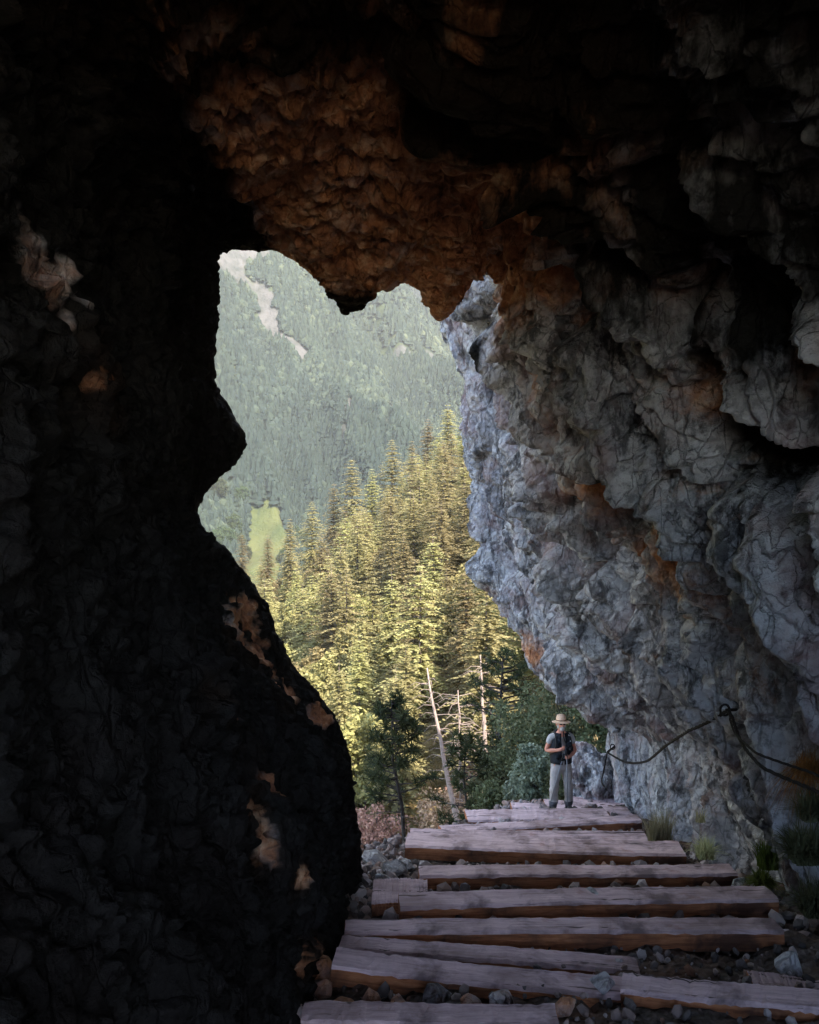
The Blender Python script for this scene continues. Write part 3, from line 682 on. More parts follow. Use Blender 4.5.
cc = tp.ramp(g.outputs['Random Per Island'], [(.0, (.05, .045, .045)), (.35, (.17, .15, .15)), (.6, (.26, .19, .17)), (.85, (.42, .39, .40)), (1, (.2, .1, .06))])
tp.fin(cc, None, .9)
me = mesh_np('gravel', V, Q, tp.m, False)
tag(link('gravel', me), 'grey and brown gravel strewn between the timber steps', 'gravel', kind='stuff')

# ------------------------------------------------------------------ grass, ferns
def tuft(name, n, L, spread, mat, seed, droop=.6, w=.006):
    r = random.Random(seed); mb = MB()
    for i in range(n):
        a = r.uniform(0, 6.28); lean = r.uniform(.1, 1.0) * spread; l = L * r.uniform(.5, 1.1)
        b = Vector((r.uniform(-1, 1) * L * .25, r.uniform(-1, 1) * L * .2, 0)); d = Vector((math.cos(a), math.sin(a), 0)); s = d.cross(Vector((0, 0, 1))) * w
        pts = []
        for k in range(5):
            t = k / 4
            pts.append(b + d * (lean * l * t ** 1.5) + Vector((0, 0, l * (t - droop * lean * t * t))))
        vs = []
        for k, p in enumerate(pts):
            ww = (1 - k / 4.3)
            vs += [p - s * ww, p + s * ww]
        mb.add(vs, [(2 * k, 2 * k + 1, 2 * k + 3, 2 * k + 2) for k in range(4)])
    return mb.mesh(name, mat)
def put_tuft(px, py, Y, n, L, sp, mat, seed, label, name='grass_tuft', droop=.6, w=.006, cat='grass tuft'):
    o = link(name, tuft(name, n, L, sp, mat, seed, droop, w)); o.location = at(px, py, Y)
    h = on_rock(px, py)
    if h.length < o.location.length or name == 'dry_tuft': o.location = h * .985
    tag(o, label, cat, 'plants at the foot of the rock wall'); return o
put_tuft(660, 845, 11.3, 420, .55, .55, M['grass'], 1, 'pale upright grass tuft at the end of the gravelly step')
put_tuft(705, 858, 9.9, 320, .34, 1.0, M['grass'], 2, 'spreading low grass tuft beside the red-stained step', droop=.8)
put_tuft(762, 886, 8.4, 380, .22, 1.2, M['moss'], 3, 'bright green mossy tuft at the rock foot', droop=.9, w=.012)
put_tuft(768, 868, 8.3, 200, .30, .6, M['moss'], 13, 'small bright green plant climbing the rock above the mossy tuft', droop=.6, w=.016)
put_tuft(805, 862, 7.1, 500, .40, 1.0, M['shrub'], 4, 'dark green leafy plant low on the rock wall edge', droop=.8, w=.012)
put_tuft(812, 820, 6.9, 300, .34, .9, M['shrub'], 14, 'thin green plant hanging under the rusty dry tuft', droop=.9, w=.008)
put_tuft(815, 915, 6.9, 500, .38, 1.0, M['shrub'], 24, 'dark straggly plant in shade by the lowest timbers', droop=.8, w=.008)
put_tuft(808, 775, 6.9, 700, .34, 1.3, M['dry'], 5, 'rusty brown dry grass tuft hanging from the rock wall', 'dry_tuft', 1.6, .005)
put_tuft(700, 822, 10.6, 60, .2, .8, M['grass'], 6, 'tiny grass sprout in a rock crack above the step ends')

# ------------------------------------------------------------------ trees
def conifer(name, h, r, seed, mat, bark, dens=1.0, start=.1, lean=0):
    rs = np.random.default_rng(seed)
    quads = []
    nw = int(40 * dens)
    for i in range(nw):
        t = start + (1 - start) * (i + rs.random() * .6) / nw
        z = h * t; L0 = 1.25 * r * min(1, (1 - t) ** .62) * (1 + .12 * math.sin(t * 19 + seed)) + .3
        nb = int(8 + 3 * rs.random()) if t < .92 else 4
        if rs.random() < .08: continue
        a0 = rs.random() * 6.28
        for b in range(nb):
            a = a0 + 6.283 * b / nb + rs.normal() * .25; L = L0 * rs.uniform(.55, 1.18)
            d = np.array([math.cos(a), math.sin(a), 0]); s = np.array([-d[1], d[0], 0])
            ns = max(2, int(L / .28))
            rise = rs.uniform(.0, .35) if t > .5 else rs.uniform(-.25, .15)
            for k in range(ns):
                q = (k + .25) / ns
                c = d * (L * q) + np.array([0, 0, z + rise * L * q - .32 * L * q * q])
                wd = .33 * (1.15 - .6 * q) * (.55 + .5 * L0 / r)
                for sd in (-1, 1, 0):
                    ll = wd * rs.uniform(1.1, 2.0)
                    dirv = d * .75 + s * sd * .8 + np.array([0, 0, rs.uniform(-.45, .25)]); dirv /= np.linalg.norm(dirv)
                    side = np.cross(dirv, np.array([rs.normal() * .35, rs.normal() * .35, 1.0])); side /= np.linalg.norm(side)
                    e = c + dirv * ll; w = side * wd * rs.uniform(.28, .5)
                    quads.append([c - w * .5, c + dirv * ll * .45 - w, e, c + dirv * ll * .5 + w])
    Q = np.array(quads).reshape(-1, 3)
    crown = mesh_np(name + '_crown', Q, np.arange(len(Q)).reshape(-1, 4), mat, False)
    mb = MB(); mb.tube([(0, 0, -.5), (.02, 0, h * .4), (-.03, .02, h * .75), (0, 0, h * .99)], [h * .012, h * .008, h * .004, .01], 8)
    rr = random.Random(seed)
    for i in range(24):
        z = h * rr.uniform(.12, .9); a = rr.uniform(0, 6.28); l = r * (1 - z / h) ** .75 * .8
        mb.tube([(0, 0, z), (math.cos(a) * l * .5, math.sin(a) * l * .5, z), (math.cos(a) * l, math.sin(a) * l, z - .15 * l)], [.05, .03, .01], 4, cap=False)
    trunk = mb.mesh(name + '_trunk', bark)
    return crown, trunk

def broadleaf(name, h, r, seed, mat, bark, n=6500, leaf=.16, low=.15):
    rs = np.random.default_rng(seed)
    ncl = 70; cl = []
    for i in range(ncl):
        v = rs.normal(size=3); v /= np.linalg.norm(v); rad = rs.random() ** .4
        cl.append((v * rad * np.array([r, r, h * (1 - low) / 2]) * .85 + np.array([0, 0, h * (low + (1 - low) / 2)]), r * rs.uniform(.16, .34)))
    ci = rs.integers(0, ncl, n)
    cen = np.array([c[0] for c in cl])[ci]; cr = np.array([c[1] for c in cl])[ci]
    v = rs.normal(size=(n, 3)); v /= np.linalg.norm(v, axis=1, keepdims=True)
    P = cen + v * (cr * rs.random(n) ** .35)[:, None]
    a = rs.normal(size=(n, 3)); a /= np.linalg.norm(a, axis=1, keepdims=True); b = np.cross(a, rs.normal(size=(n, 3))); b /= np.linalg.norm(b, axis=1, keepdims=True)
    s = (leaf * rs.uniform(.6, 1.4, n))[:, None]
    Q = np.stack([P - a * s, P - b * s * .5, P + a * s, P + b * s * .5], 1).reshape(-1, 3)
    crown = mesh_np(name + '_crown', Q, np.arange(len(Q)).reshape(-1, 4), mat, False)
    mb = MB(); mb.tube([(0, 0, -.5), (.03 * h, 0, h * .35), (0, .02 * h, h * .8)], [h * .02, h * .014, h * .003], 7)
    for i in range(0, ncl, 3):
        c = cl[i][0]; z = c[2] * .55
        mb.tube([(0.01 * h, 0, z), tuple((c * .6 + np.array([0, 0, z * .4])).tolist()), tuple(c.tolist())], [h * .007, h * .004, h * .0015], 5, cap=False)
    return crown, mb.mesh(name + '_trunk', bark)

protoC = [conifer('spruce', 20, 3.0, 11, M['needles'], M['bark'], 1.15), conifer('spruce', 20, 2.5, 12, M['needles'], M['bark'], 1.1, .2),
          conifer('spruce', 20, 3.5, 13, M['needles'], M['bark'], 1.0, .15), conifer('spruce', 20, 2.8, 14, M['needles'], M['bark'], .9, .3), conifer('spruce', 20, 3.2, 15, M['needles'], M['bark'], 1.05, .06), conifer('pine', 20, 4.2, 16, M['needles'], M['bark'], .8, .3), conifer('spruce', 20, 3.6, 17, M['needles'], M['bark'], 1.0, .2)]
protoB = [broadleaf('birch', 12, 3.4, 21, M['lime'], M['bark'], 9000, .19), broadleaf('birch', 12, 2.8, 22, M['lime'], M['bark'], 8000, .19)]

def slope_z(x, Y):
    """near forest hillside"""
    z = -27.5 + .155 * np.minimum(Y, 150) + .70 * np.minimum(x, 40) - .42 * np.clip(Y - 150, 0, None)
    return z
def sm_max(a, b, k):
    h = np.clip(.5 + .5 * (a - b) / k, 0, 1); return b * (1 - h) + a * h + k * h * (1 - h)
def far_z(x, Y):
    P = np.stack([np.ravel(x), np.ravel(Y), np.zeros(np.size(x))], 1)
    valley = -24 + .055 * np.clip(Y - 380, 0, 200)
    n = (fbm(P / 260., 4, 40) * 110).reshape(np.shape(x))
    gul = (ridged(np.stack([P[:, 0] / 120. + P[:, 1] / 420., P[:, 1] / 500., P[:, 2]], 1), 3, 44) * 60).reshape(np.shape(x))
    mt = -20 + .75 * (Y - 1000) + n * np.clip((Y - 950) / 200, 0, 1) + gul * np.clip((Y - 980) / 200, 0, 1) - .10 * x
    sp1 = 128 - .72 * (x + 150) - .50 * np.abs(Y - 640) + (.5 * n + .45 * gul) * np.clip((Y - 480) / 100, 0, 1)
    sp2 = 215 - .62 * (x + 40) - .55 * np.abs(Y - 900) + .6 * n + .8 * gul
    z = sm_max(mt, np.broadcast_to(valley, np.shape(mt)), 12)
    z = sm_max(z, np.maximum(sp1, -80), 10); z = sm_max(z, np.maximum(sp2, -80), 10)
    return z
def terrain(x, Y):
    s = slope_z(x, Y)
    v = np.where(Y < 300, -70., -70 + 46 * np.clip((Y - 300) / 80, 0, 1))
    f = far_z(x, Y)
    low = np.maximum(v, -90)
    z = np.where(Y < 380, np.maximum(s, np.minimum(f, v)), f)
    # bank under the path ledge
    bank = -8.3 - .62 * np.clip(Y - 20.5, 0, None) - 2.6 * np.clip(2.2 - x, 0, None) + .25 * np.clip(x - 5, 0, 30)
    z = np.where(Y < 70, np.maximum(z, bank), z)
    z = np.where(Y < 16, -14 - .3 * np.abs(x), z)
    return z

tt = np.concatenate([np.linspace(-6, -.45, 60)[:-1], np.linspace(-.45, .35, 300)[:-1], np.linspace(.35, 5, 50)])
yy = np.concatenate([np.linspace(-60, 12, 12)[:-1], np.geomspace(12, 2700, 620)])
base = np.maximum(np.abs(yy), 40)
X = tt[None, :] * base[:, None]; Yt = np.repeat(yy[:, None], len(tt), 1)
Zt = terrain(X, Yt)
P0 = np.stack([X.ravel(), Yt.ravel(), Zt.ravel()], 1)
Zt = Zt.ravel() + np.clip(Yt.ravel() / 60, 0, 3) * fbm(P0 / 9., 4, 66) * .6
# masks
px = 409.5 + F * P0[:, 0] / np.maximum(P0[:, 1], 1); 
def hit(px, py):
    """world point of the mountainside seen at this place"""
    Y = np.linspace(395, 2400, 900); x = (px - 409.5) / F * Y
    z = terrain(x[:, None], Y[:, None]).ravel(); k = np.argmax(z >= (512 - py) / F * Y)
    return np.array([x[k], Y[k], z[k]])
STREAKS = [([(222, 258), (240, 262), (258, 258)], 15), ([(236, 262), (240, 284)], 9), ([(262, 296), (267, 318), (276, 338)], 8), ([(276, 336), (290, 342), (303, 358)], 7),
           ([(404, 352), (424, 357), (444, 366)], 7), ([(350, 400), (348, 416)], 2.6), ([(344, 430), (343, 452)], 2.6), ([(389, 408), (387, 426)], 3.5)]
STREAKS = [([hit(*p) for p in pts], w) for pts, w in STREAKS]
def rock_mask(x, y, z):
    """bare cliffs and scree on the far mountain, given by world positions"""
    P = np.stack([x, y, z], 1); m = np.zeros(len(x))
    nz = fbm(P / 22., 4, 81) * .8
    for pts, w in STREAKS:
        for a, b in zip(pts[:-1], pts[1:]):
            ab = b - a; q = P - a; t = np.clip((q @ ab) / (ab @ ab), 0, 1)
            d = np.linalg.norm((q - t[:, None] * ab) * np.array([1, .55, .8]), axis=1)
            m = np.maximum(m, np.where(y > 420, np.clip(1.4 - d / w + nz, 0, 1), 0))
    return m
rk = rock_mask(P0[:, 0], P0[:, 1], Zt)
YM = hit(268, 502)[1]
def meadow_mask(x, y):
    m = np.clip(1.6 - np.maximum(np.abs(x + 72 + .14 * (y - 432)) / 7, np.abs(y - 412) / 40) + .5 * fbm(np.stack([x / 12, y / 25, x * 0], 1), 3, 55), 0, 1)
    m = np.where(y > YM + 3 * np.sin(x * .9), 0, m)
    return np.clip(m * 2.5, 0, 1)
md = meadow_mask(P0[:, 0], P0[:, 1])
near = np.clip((260 - P0[:, 1]) / 60, 0, 1)
t = NT('hillside_ground'); p = t.pos()
nf = t.noise(p, .02, 8, .65)
c = t.ramp(nf, [(.35, (.02, .03, .013)), (.55, (.04, .052, .022)), (.7, (.075, .08, .034))])
c = t.mix(t.attr('near'), c, t.ramp(t.noise(p, .35, 6), [(.35, (.10, .085, .035)), (.6, (.25, .18, .085))]))
c = t.mix(t.attr('meadow'), c, t.ramp(t.noise(p, .08, 4), [(.3, (.04, .052, .016)), (.7, (.075, .08, .026))]))
c = t.mix(t.ramp(t.attr('rock'), [(.45, 0.0), (.7, 1.0)]), c, t.ramp(t.noise(p, .07, 7, .7), [(.35, (.025, .03, .022)), (.6, (.085, .08, .074))]))
mm = t.fin(c, t.bump(t.noise(p, .1, 8, .7), .8, 4.0), .95)
me = mesh_np('hillside', np.stack([X.ravel(), Yt.ravel(), Zt], 1), grid_faces(len(yy), len(tt)), mm, True, {'rock': rk, 'meadow': md, 'near': near})
tag(link('hillside', me), kind='structure')

def tree(kind, pr, x, Y, h, rz, label, cat, group=None, z=None, hp=20.0):
    if z is None: z = float(terrain(np.array([[x]]), np.array([[Y]]))[0, 0]) - .3
    root = empty(kind, (x, Y, z), rz); s = h / hp; root.scale = (s * 1.2, s * 1.2, s)
    link('crown', pr[0], root); link('trunk', pr[1], root)
    tag(root, label, cat, group); return root

# forest slope
rs = np.random.default_rng(5)
sky_named = [  # skyline trees: px, top py, Y, h, label
 (448, 402, 150, 19, 'tall spruce on the ridge touching the overhanging cliff edge'),
 (428, 418, 152, 18, 'pale spruce on the ridge, next to the one at the cliff edge'),
 (392, 438, 140, 19, 'dark pointed spruce rising above the ridge between two paler ones'),
 (412, 440, 146, 16, 'short spruce on the ridge right of the dark pointed one'),
 (352, 458, 135, 18, 'dark broad spruce on the ridge, left of the pointed one'),
 (334, 482, 138, 15, 'small spruce on the ridge just left of the dark broad one'),
 (372, 468, 138, 15, 'slim spruce in the notch between the two dark ridge spruces'),
 (312, 500, 132, 15, 'spruce halfway down the ridge above the lime green trees'),
 (290, 518, 128, 13, 'low spruce on the ridge beside the meadow'),
 (242, 534, 120, 9, 'small orange-brown spruce at the meadow edge, lowest on the ridge'),
 (268, 534, 124, 10, 'small spruce below the bright meadow'),
]
placed = []
for k, (ppx, ppy, Y, h, lab) in enumerate(sky_named):
    top = at(ppx, ppy, Y); g = float(terrain(np.array([[top.x]]), np.array([[Y]]))[0, 0])
    tree('spruce_tree', protoC[k % 5], top.x, Y, h, k * 1.3, lab, 'spruce', 'spruces on the forest slope', z=top.z - h)
    placed.append((top.x, Y))
ZONE = [('sunlit spruce among the far ranks of the forest slope below the ridge', 100), ('sunlit spruce in the middle ranks of the forest slope', 74), ('sunlit spruce in the near ranks of the forest slope', 0)]
n = 0; tries = 0
while n < 210 and tries < 12000:
    tries += 1
    Y = rs.uniform(50, 146); x = Y * rs.uniform(-.235, .2)
    if any((x - a) ** 2 + (Y - b) ** 2 < 3.1 ** 2 for a, b in placed): continue
    h = rs.uniform(11, 17) * (1 if Y > 80 else .85)
    g = float(terrain(np.array([[x]]), np.array([[Y]]))[0, 0])
    # keep below the ridge line
    ppx = 409.5 + F * x / Y; line = np.interp(ppx, [200, 240, 290, 340, 392, 430, 465], [570, 555, 525, 492, 448, 425, 405])
    topy = 512 - F * (g + h) / Y
    if topy < line + 8: h = h - (line + 8 - topy) * Y / F
    if h < 5: continue
    placed.append((x, Y)); n += 1
    if (ppx < 330 and rs.random() < .6) or rs.random() < .05:
        tree('birch_tree', protoB[n % 2], x, Y, min(h, 12) * .85, rs.uniform(0, 6), 'lime green broadleaf tree among the spruces of the forest slope', 'broadleaf tree', 'broadleaf trees on the forest slope', hp=12.0)
    else:
        lab = next(l for l, y0 in ZONE if Y > y0)
        tree('spruce_tree', protoC[n % 7], x, Y, h, rs.uniform(0, 6), lab, 'spruce', 'spruces on the forest slope')

pm = broadleaf('meadow_tree', 12, 4.6, 41, M['meadow_leaf'], M['bark'], 5200, .3, .05)
for k, (mx, MY, mh) in enumerate([(212, 392, 12), (224, 400, 13), (236, 404, 11), (246, 396, 8), (232, 418, 13), (216, 425, 14), (292, 400, 11), (300, 412, 13), (286, 392, 8), (307, 398, 12), (296, 430, 12), (240, 440, 11), (281, 384, 6)]):
    a = at(mx, 512, MY)
    tree('meadow_tree', pm, a.x, float(MY), mh, k * 1.7, 'round bushy green tree at the rim of the distant meadow', 'broadleaf tree', 'round trees around the distant meadow', hp=12.0)

# far forest: countless trees as one mass
def far_forest(n, seed):
    r = np.random.default_rng(seed)
    Y = np.concatenate([r.uniform(330, 700, n // 3), r.uniform(560, 2150, n - n // 3)]); x = Y * r.uniform(-.30, .12, n)
    z = terrain(x[:, None], Y[:, None]).ravel()
    ok = (rock_mask(x, Y, z) < .5) & (meadow_mask(x, Y) < .25)
    gap = fbm(np.stack([x / 60, Y / 60, z * 0], 1), 3, 99)
    ok &= gap > -.62
    x, Y, z = x[ok], Y[ok], z[ok]; k = len(x)
    con = r.random(k) < np.clip(.55 + .8 * fbm(np.stack([x / 90, Y / 90, z * 0], 1), 3, 31), .1, .9)
    VV = []; FF = []; CC = []; b = 0
    # conifer template: three ragged skirts of eight
    cv = [];
    cf = []
    for lv, (z0, z1, rr) in enumerate([(.08, .55, .33), (.32, .78, .24), (.58, 1.0, .15)]):
        bb = len(cv)
        for q in range(8): cv.append((rr * math.cos(q * .785) * (1.1 if q % 2 else .75), rr * math.sin(q * .785) * (1.1 if q % 2 else .75), z0 + (.05 if q % 2 else 0)))
        cv.append((0, 0, z1))
        cf += [(bb + q, bb + (q + 1) % 8, bb + 8) for q in range(8)]
    cv = np.array(cv); cf = np.array(cf)
    ico = bmesh.new(); bmesh.ops.create_icosphere(ico, subdivisions=1, radius=1)
    iv = np.array([v.co[:] for v in ico.verts]); fi = np.array([[v.index for v in f.verts] for f in ico.faces]); ico.free()
    iv = iv * (1 + .35 * vnoise(iv * 2.3, 4))[:, None] * np.array([.36, .36, .42]) + np.array([0, 0, .45])
    for tv_, tf_, sel, hs in ((cv, cf, con, (6, 11.5)), (iv, fi, ~con, (5, 9))):
        ids = np.where(sel)[0]; m = len(ids); h = r.uniform(*hs, m); a = r.uniform(0, 6.28, m)
        c_, s_ = np.cos(a), np.sin(a)
        vx = tv_[None, :, 0] * c_[:, None] - tv_[None, :, 1] * s_[:, None]; vy = tv_[None, :, 0] * s_[:, None] + tv_[None, :, 1] * c_[:, None]
        jit = 1 + .25 * (r.random((m, len(tv_))) - .5)
        P = np.stack([vx * jit * h[:, None] + x[ids][:, None], vy * jit * h[:, None] + Y[ids][:, None], tv_[None, :, 2] * h[:, None] + z[ids][:, None] - .5], 2)
        VV.append(P.reshape(-1, 3)); FF.append((tf_[None] + (np.arange(m) * len(tv_))[:, None, None]).reshape(-1, 3) + b); b += m * len(tv_)
        zone = .32 * fbm(np.stack([x[ids] / 130, Y[ids] / 130, z[ids] / 90], 1), 3, 71) - .22 * np.clip((700 - Y[ids]) / 200, 0, 1) + .10 * ((Y[ids] > 720) & (Y[ids] < 1000))
        CC.append(np.repeat(zone + r.random(m) * (.6 if hs[0] == 6 else .75) + (0 if hs[0] == 6 else .15), len(tv_)))
    return np.concatenate(VV), np.concatenate(FF), np.concatenate(CC)
V, Q, C_ = far_forest(80000, 12)
t = NT('far_leaves')
c = t.ramp(t.attr('tone'), [(0, (.012, .020, .015)), (.45, (.022, .032, .021)), (.8, (.038, .049, .029)), (1, (.058, .067, .036))])
mf = t.fin(c, None, .9)
tag(link('far_forest', mesh_np('far_forest', V, Q, mf, False, {'tone': C_})), 'hazy green mixed forest covering the far mountainside', 'forest', kind='stuff')

# dark small pine at the path edge
def sapling(h, seed, mat, nb=46, tuftr=.26, start=.3, nneed=70):
    r = random.Random(seed); mt = MB(); pts = [(0, 0, -6), (.02 * h, 0, h * .3), (-.02 * h, 0, h * .6), (0, 0, h)]
    mt.tube(pts, [h * .016, h * .013, h * .009, h * .003], 8)
    mc = MB()
    for i in range(nb):
        t_ = start + (1 - start) * (i / nb) ** .8; z = h * t_
        a = r.uniform(0, 6.28); L = h * (.30 * (1 - t_) ** .6 + .05) * r.uniform(.6, 1.2)
        e = Vector((math.cos(a) * L, math.sin(a) * L, z + L * r.uniform(.1, .5))); m_ = Vector((math.cos(a) * L * .5, math.sin(a) * L * .5, z + L * .08))
        mt.tube([(0, 0, z), m_, e], [h * .006, h * .004, h * .0015], 5, cap=False)
        for q in range(5):
            c = m_.lerp(e, (q + 1) / 5) + Vector((r.gauss(0, .04), r.gauss(0, .04), r.gauss(0, .04))) * h * .3
            for k in range(nneed // 5):
                d = Vector((r.gauss(0, 1), r.gauss(0, 1), r.gauss(.35, 1))).normalized(); s = d.orthogonal().normalized() * .016
                l = tuftr * r.uniform(.5, 1)
                mc.add([c - s, c + s, c + d * l + s * .3, c + d * l - s * .3], [(0, 1, 2, 3)])
    for i in range(14):     # bare twigs below
        z = h * r.uniform(.1, .4); a = r.uniform(0, 6.28); L = h * .2 * r.uniform(.4, 1)
        mt.tube([(0, 0, z), (math.cos(a) * L * .5, math.sin(a) * L * .5, z + .02), (math.cos(a) * L, math.sin(a) * L, z - .1 * L)], [.012, .008, .003], 4, cap=False)
    return mc.mesh('pine_crown', mat), mt.mesh('pine_trunk', M['bark_dark'])
def put_sapling(name, px, top, bot, Y, seed, mat, label, **k):
    a = at(px, top, Y); b = at(px, bot, Y); h = a.z - b.z
    root = empty(name, b); pr = sapling(h, seed, mat, **k); link('crown', pr[0], root); link('trunk', pr[1], root)
    tag(root, label, 'pine'); return root
o = put_sapling('pine_sapling', 402, 700, 850, 20.5, 3, M['needles_dark'], 'small dark pine with thin bare trunk standing just past the path edge'); o.rotation_euler = (0, R(-4), 0)
put_sapling('pine_sapling', 466, 735, 850, 24, 4, M['needles_dark'], 'thin dark sapling right of the leaning dead trunk', nb=26, start=.15)
put_sapling('pine_sapling', 503, 655, 850, 27, 5, M['needles_dark'], 'dark sapling at the left edge of the shaded shrubs', nb=60, start=.15)

# dead trunks
def dead_trunk(px0, py0, px1, py1, Y, r0, label, seed):
    a = at(px0, py0, Y); b = at(px1, py1, Y); d = b - a
    root = empty('dead_trunk', a); mb = MB(); n = 8; r = random.Random(seed)
    mb.tube([d * (i / n) + Vector((r.gauss(0, .04), 0, 0)) for i in range(n + 1)], [r0 * (1 - .8 * i / n) for i in range(n + 1)], 9)
    tw = mb
    for i in range(46):
        p = d * r.uniform(.25, .95); a_ = r.uniform(0, 6.28); L = r.uniform(.5, 1.7)
        tw.tube([p, p + Vector((math.cos(a_) * L * .6, math.sin(a_) * L * .6, L * .05)), p + Vector((math.cos(a_) * L, math.sin(a_) * L, -L * .2))], [.02, .014, .006], 4, cap=False)
    mb.build('stem', M['deadwood'], root)
    tag(root, label, 'dead tree')
dead_trunk(462, 850, 427, 668, 47, .20, 'pale dead trunk leaning left among the sunlit trees', 1)
dead_trunk(487, 790, 481, 655, 49, .18, 'pale upright bare trunk near the shaded shrubs', 2)
dead_trunk(461, 800, 458, 690, 48, .12, 'thin bare pole-like trunk between the leaning and the upright dead trunks', 3)

# shaded shrubs behind the hiker
def shrub(px, py, Y, h, r, seed, mat, label, n=5200, leaf=.06, name='shrub'):
    p = at(px, py, Y); g = float(terrain(np.array([[p.x]]), np.array([[Y]]))[0, 0])
    pr = broadleaf(name, h, r, seed, mat, M['bark_dark'], n, leaf, .04)
    root = empty(name, (p.x, Y, p.z)); link('crown', pr[0], root); link('stem', pr[1], root)
    tag(root, label, 'shrub', 'shaded shrubs behind the hiker'); return root
shrub(530, 815, 24, 3.7, 1.5, 1, M['shrub'], 'tall dark green shrub directly behind and left of the hiker', 9000)
shrub(570, 800, 25, 4.3, 1.7, 2, M['shrub'], 'tall dark green shrub behind the hiker, under the overhang', 9000)
shrub(500, 830, 26, 2.8, 1.1, 3, M['shrub'], 'dark green shrub at the edge of the sunlit slope', 6000)
shrub(533, 822, 21.5, 2.1, .62, 4, M['willow'], 'pale grey-green bush at the elbow of the hiker', 4200, .05)
shrub(572, 818, 21, 1.5, .7, 15, M['shrub'], 'low dark green bush seen behind the legs of the hiker', 4200, .05)
shrub(522, 812, 21.8, .9, .55, 5, M['willow'], 'low grey-green bush beyond the bleached boards', 2500, .05)
shrub(494, 822, 22.5, 1.1, .6, 6, M['shrub'], 'low dark bush at the left end of the bleached boards', 2500, .05)
shrub(610, 790, 22, 4.0, 1.2, 7, M['shrub'], 'dark shrub half hidden by the cliff corner', 5000)
shrub(452, 852, 49, 4.2, 2.4, 8, M['pinkleaf'], 'dry pinkish bush beneath the leaning dead trunk', 4200, .10)
shrub(482, 850, 51, 5.5, 2.4, 9, M['pinkleaf'], 'dry pinkish bush at the base of the upright dead trunk', 4600, .10)
shrub(376, 862, 48, 3.4, 2.2, 10, M['pinkleaf'], 'dry pinkish bush low on the slope beyond the small dark pine', 3600, .10)

# ------------------------------------------------------------------ cable handrail
M['steel'] = plain('dark_rusty_steel', (.02, .017, .017), .75, 0, .4, .3, 60)
def cable(parent, pts, r=.016, strands=3, free=True):
    mb = MB()
    P0_ = [Vector(p) + A2 for p in pts]; lim = [clear_rock(p, .07).x if free else p.x for p in P0_]; n_ = len(lim)
    lm = [min(lim[max(0, i - 7):i + 8]) for i in range(n_)]
    lm = [sum(lm[max(0, i - 4):i + 5]) / len(lm[max(0, i - 4):i + 5]) for i in range(n_)]
    P = []
    for i, p in enumerate(P0_):
        e = min(1, min(i, n_ - 1 - i) / 4); P.append(Vector((p.x + (min(p.x, lm[i]) - p.x) * e, p.y, p.z)) - A2)
    seg = [(b - a).length for a, b in zip(P[:-1], P[1:])]; L = sum(seg)
    n = int(L / .018)
    arr = np.array([p[:] for p in P]); tcum = np.concatenate([[0], np.cumsum(seg)])
    s = np.linspace(0, L, n); line = np.stack([np.interp(s, tcum, arr[:, k]) for k in range(3)], 1)
    for q in range(strands):
        out = []
        for i in range(n):
            d = Vector(line[min(i + 1, n - 1)] - line[max(i - 1, 0)]).normalized(); u = d.cross(Vector((0, 1, 0.2))).normalized(); w = d.cross(u)
            a = s[i] / .05 * 1.2 + q * 2 * math.pi / strands
            out.append(Vector(line[i]) + (u * math.cos(a) + w * math.sin(a)) * r * .62)
        mb.tube(out, r * .62, 6)
    return mb.build('cable', M['steel'], parent)
def sag(a, b, k, n=40):
    a = Vector(a); b = Vector(b)
    return [a.lerp(b, i / n) + Vector((0, 0, -k * 4 * (i / n) * (1 - i / n))) for i in range(n + 1)]
A1 = on_rock(614, 747, .06); A2 = on_rock(728, 710, .06); A3 = at(860, 812, 6.3); A0 = on_rock(606, 789, .05)
rail = empty('cable_handrail', A2)
tag(rail, 'dark twisted steel cable sagging between bolts along the rock wall', 'cable handrail')
loc = lambda p: Vector(p) - A2
cable(rail, [loc(p) for p in sag(A1, A2, .42)], .015)
cable(rail, [loc(p) for p in sag(A2, A3, .10)], .014)
cable(rail, [loc(p) for p in sag(A2 + Vector((0, .03, -.02)), A3 + Vector((.02, 0, .12)), .05)], .010)
cable(rail, [loc(p) for p in sag(A1, A0, .06)], .013, 3, False)
for A in (A1, A2):
    mb = MB(); p = loc(A)
    mb.tube([p + Vector((.65, .15, -.02)), p + Vector((-.02, 0, 0))], .016, 8)
    ring = [p + Vector((math.cos(a) * .045 - .03, .0, math.sin(a) * .055)) for a in np.linspace(0, 2 * math.pi, 15)]
    mb.tube(ring, .012, 6)
    b_ = mb.build('anchor_bolt', M['steel'], rail)

# ------------------------------------------------------------------ hiker
M['skin'] = plain('skin', (.72, .33, .24), .6, 0, .08)
M['straw'] = plain('straw_hat', (.80, .56, .40), .85, 0, .2, .6, 60)
M['hatband'] = plain('hat_band', (.30, .18, .12), .8)
M['shirt'] = plain('grey_shirt', (.46, .46, .47), .9, 0, .12, .4, 25)
M['vest'] = plain('dark_vest', (.022, .026, .034), .85, 0, .3, .4, 25)
M['trouser'] = plain('grey_trousers', (.43, .395, .39), .9, 0, .15, .5, 14)
M['trouser_dark'] = plain('darker_grey_cuff', (.14, .14, .16), .9, 0, .15, .5, 14)
M['boot'] = plain('boots', (.05, .045, .04), .8)
M['black'] = plain('black_plastic', (.015, .015, .017), .4)
M['beard'] = plain('grey_beard', (.6, .57, .55), .9, 0, .2, .5, 60)
M['white'] = plain('white_detail', (.75, .75, .75), .6)
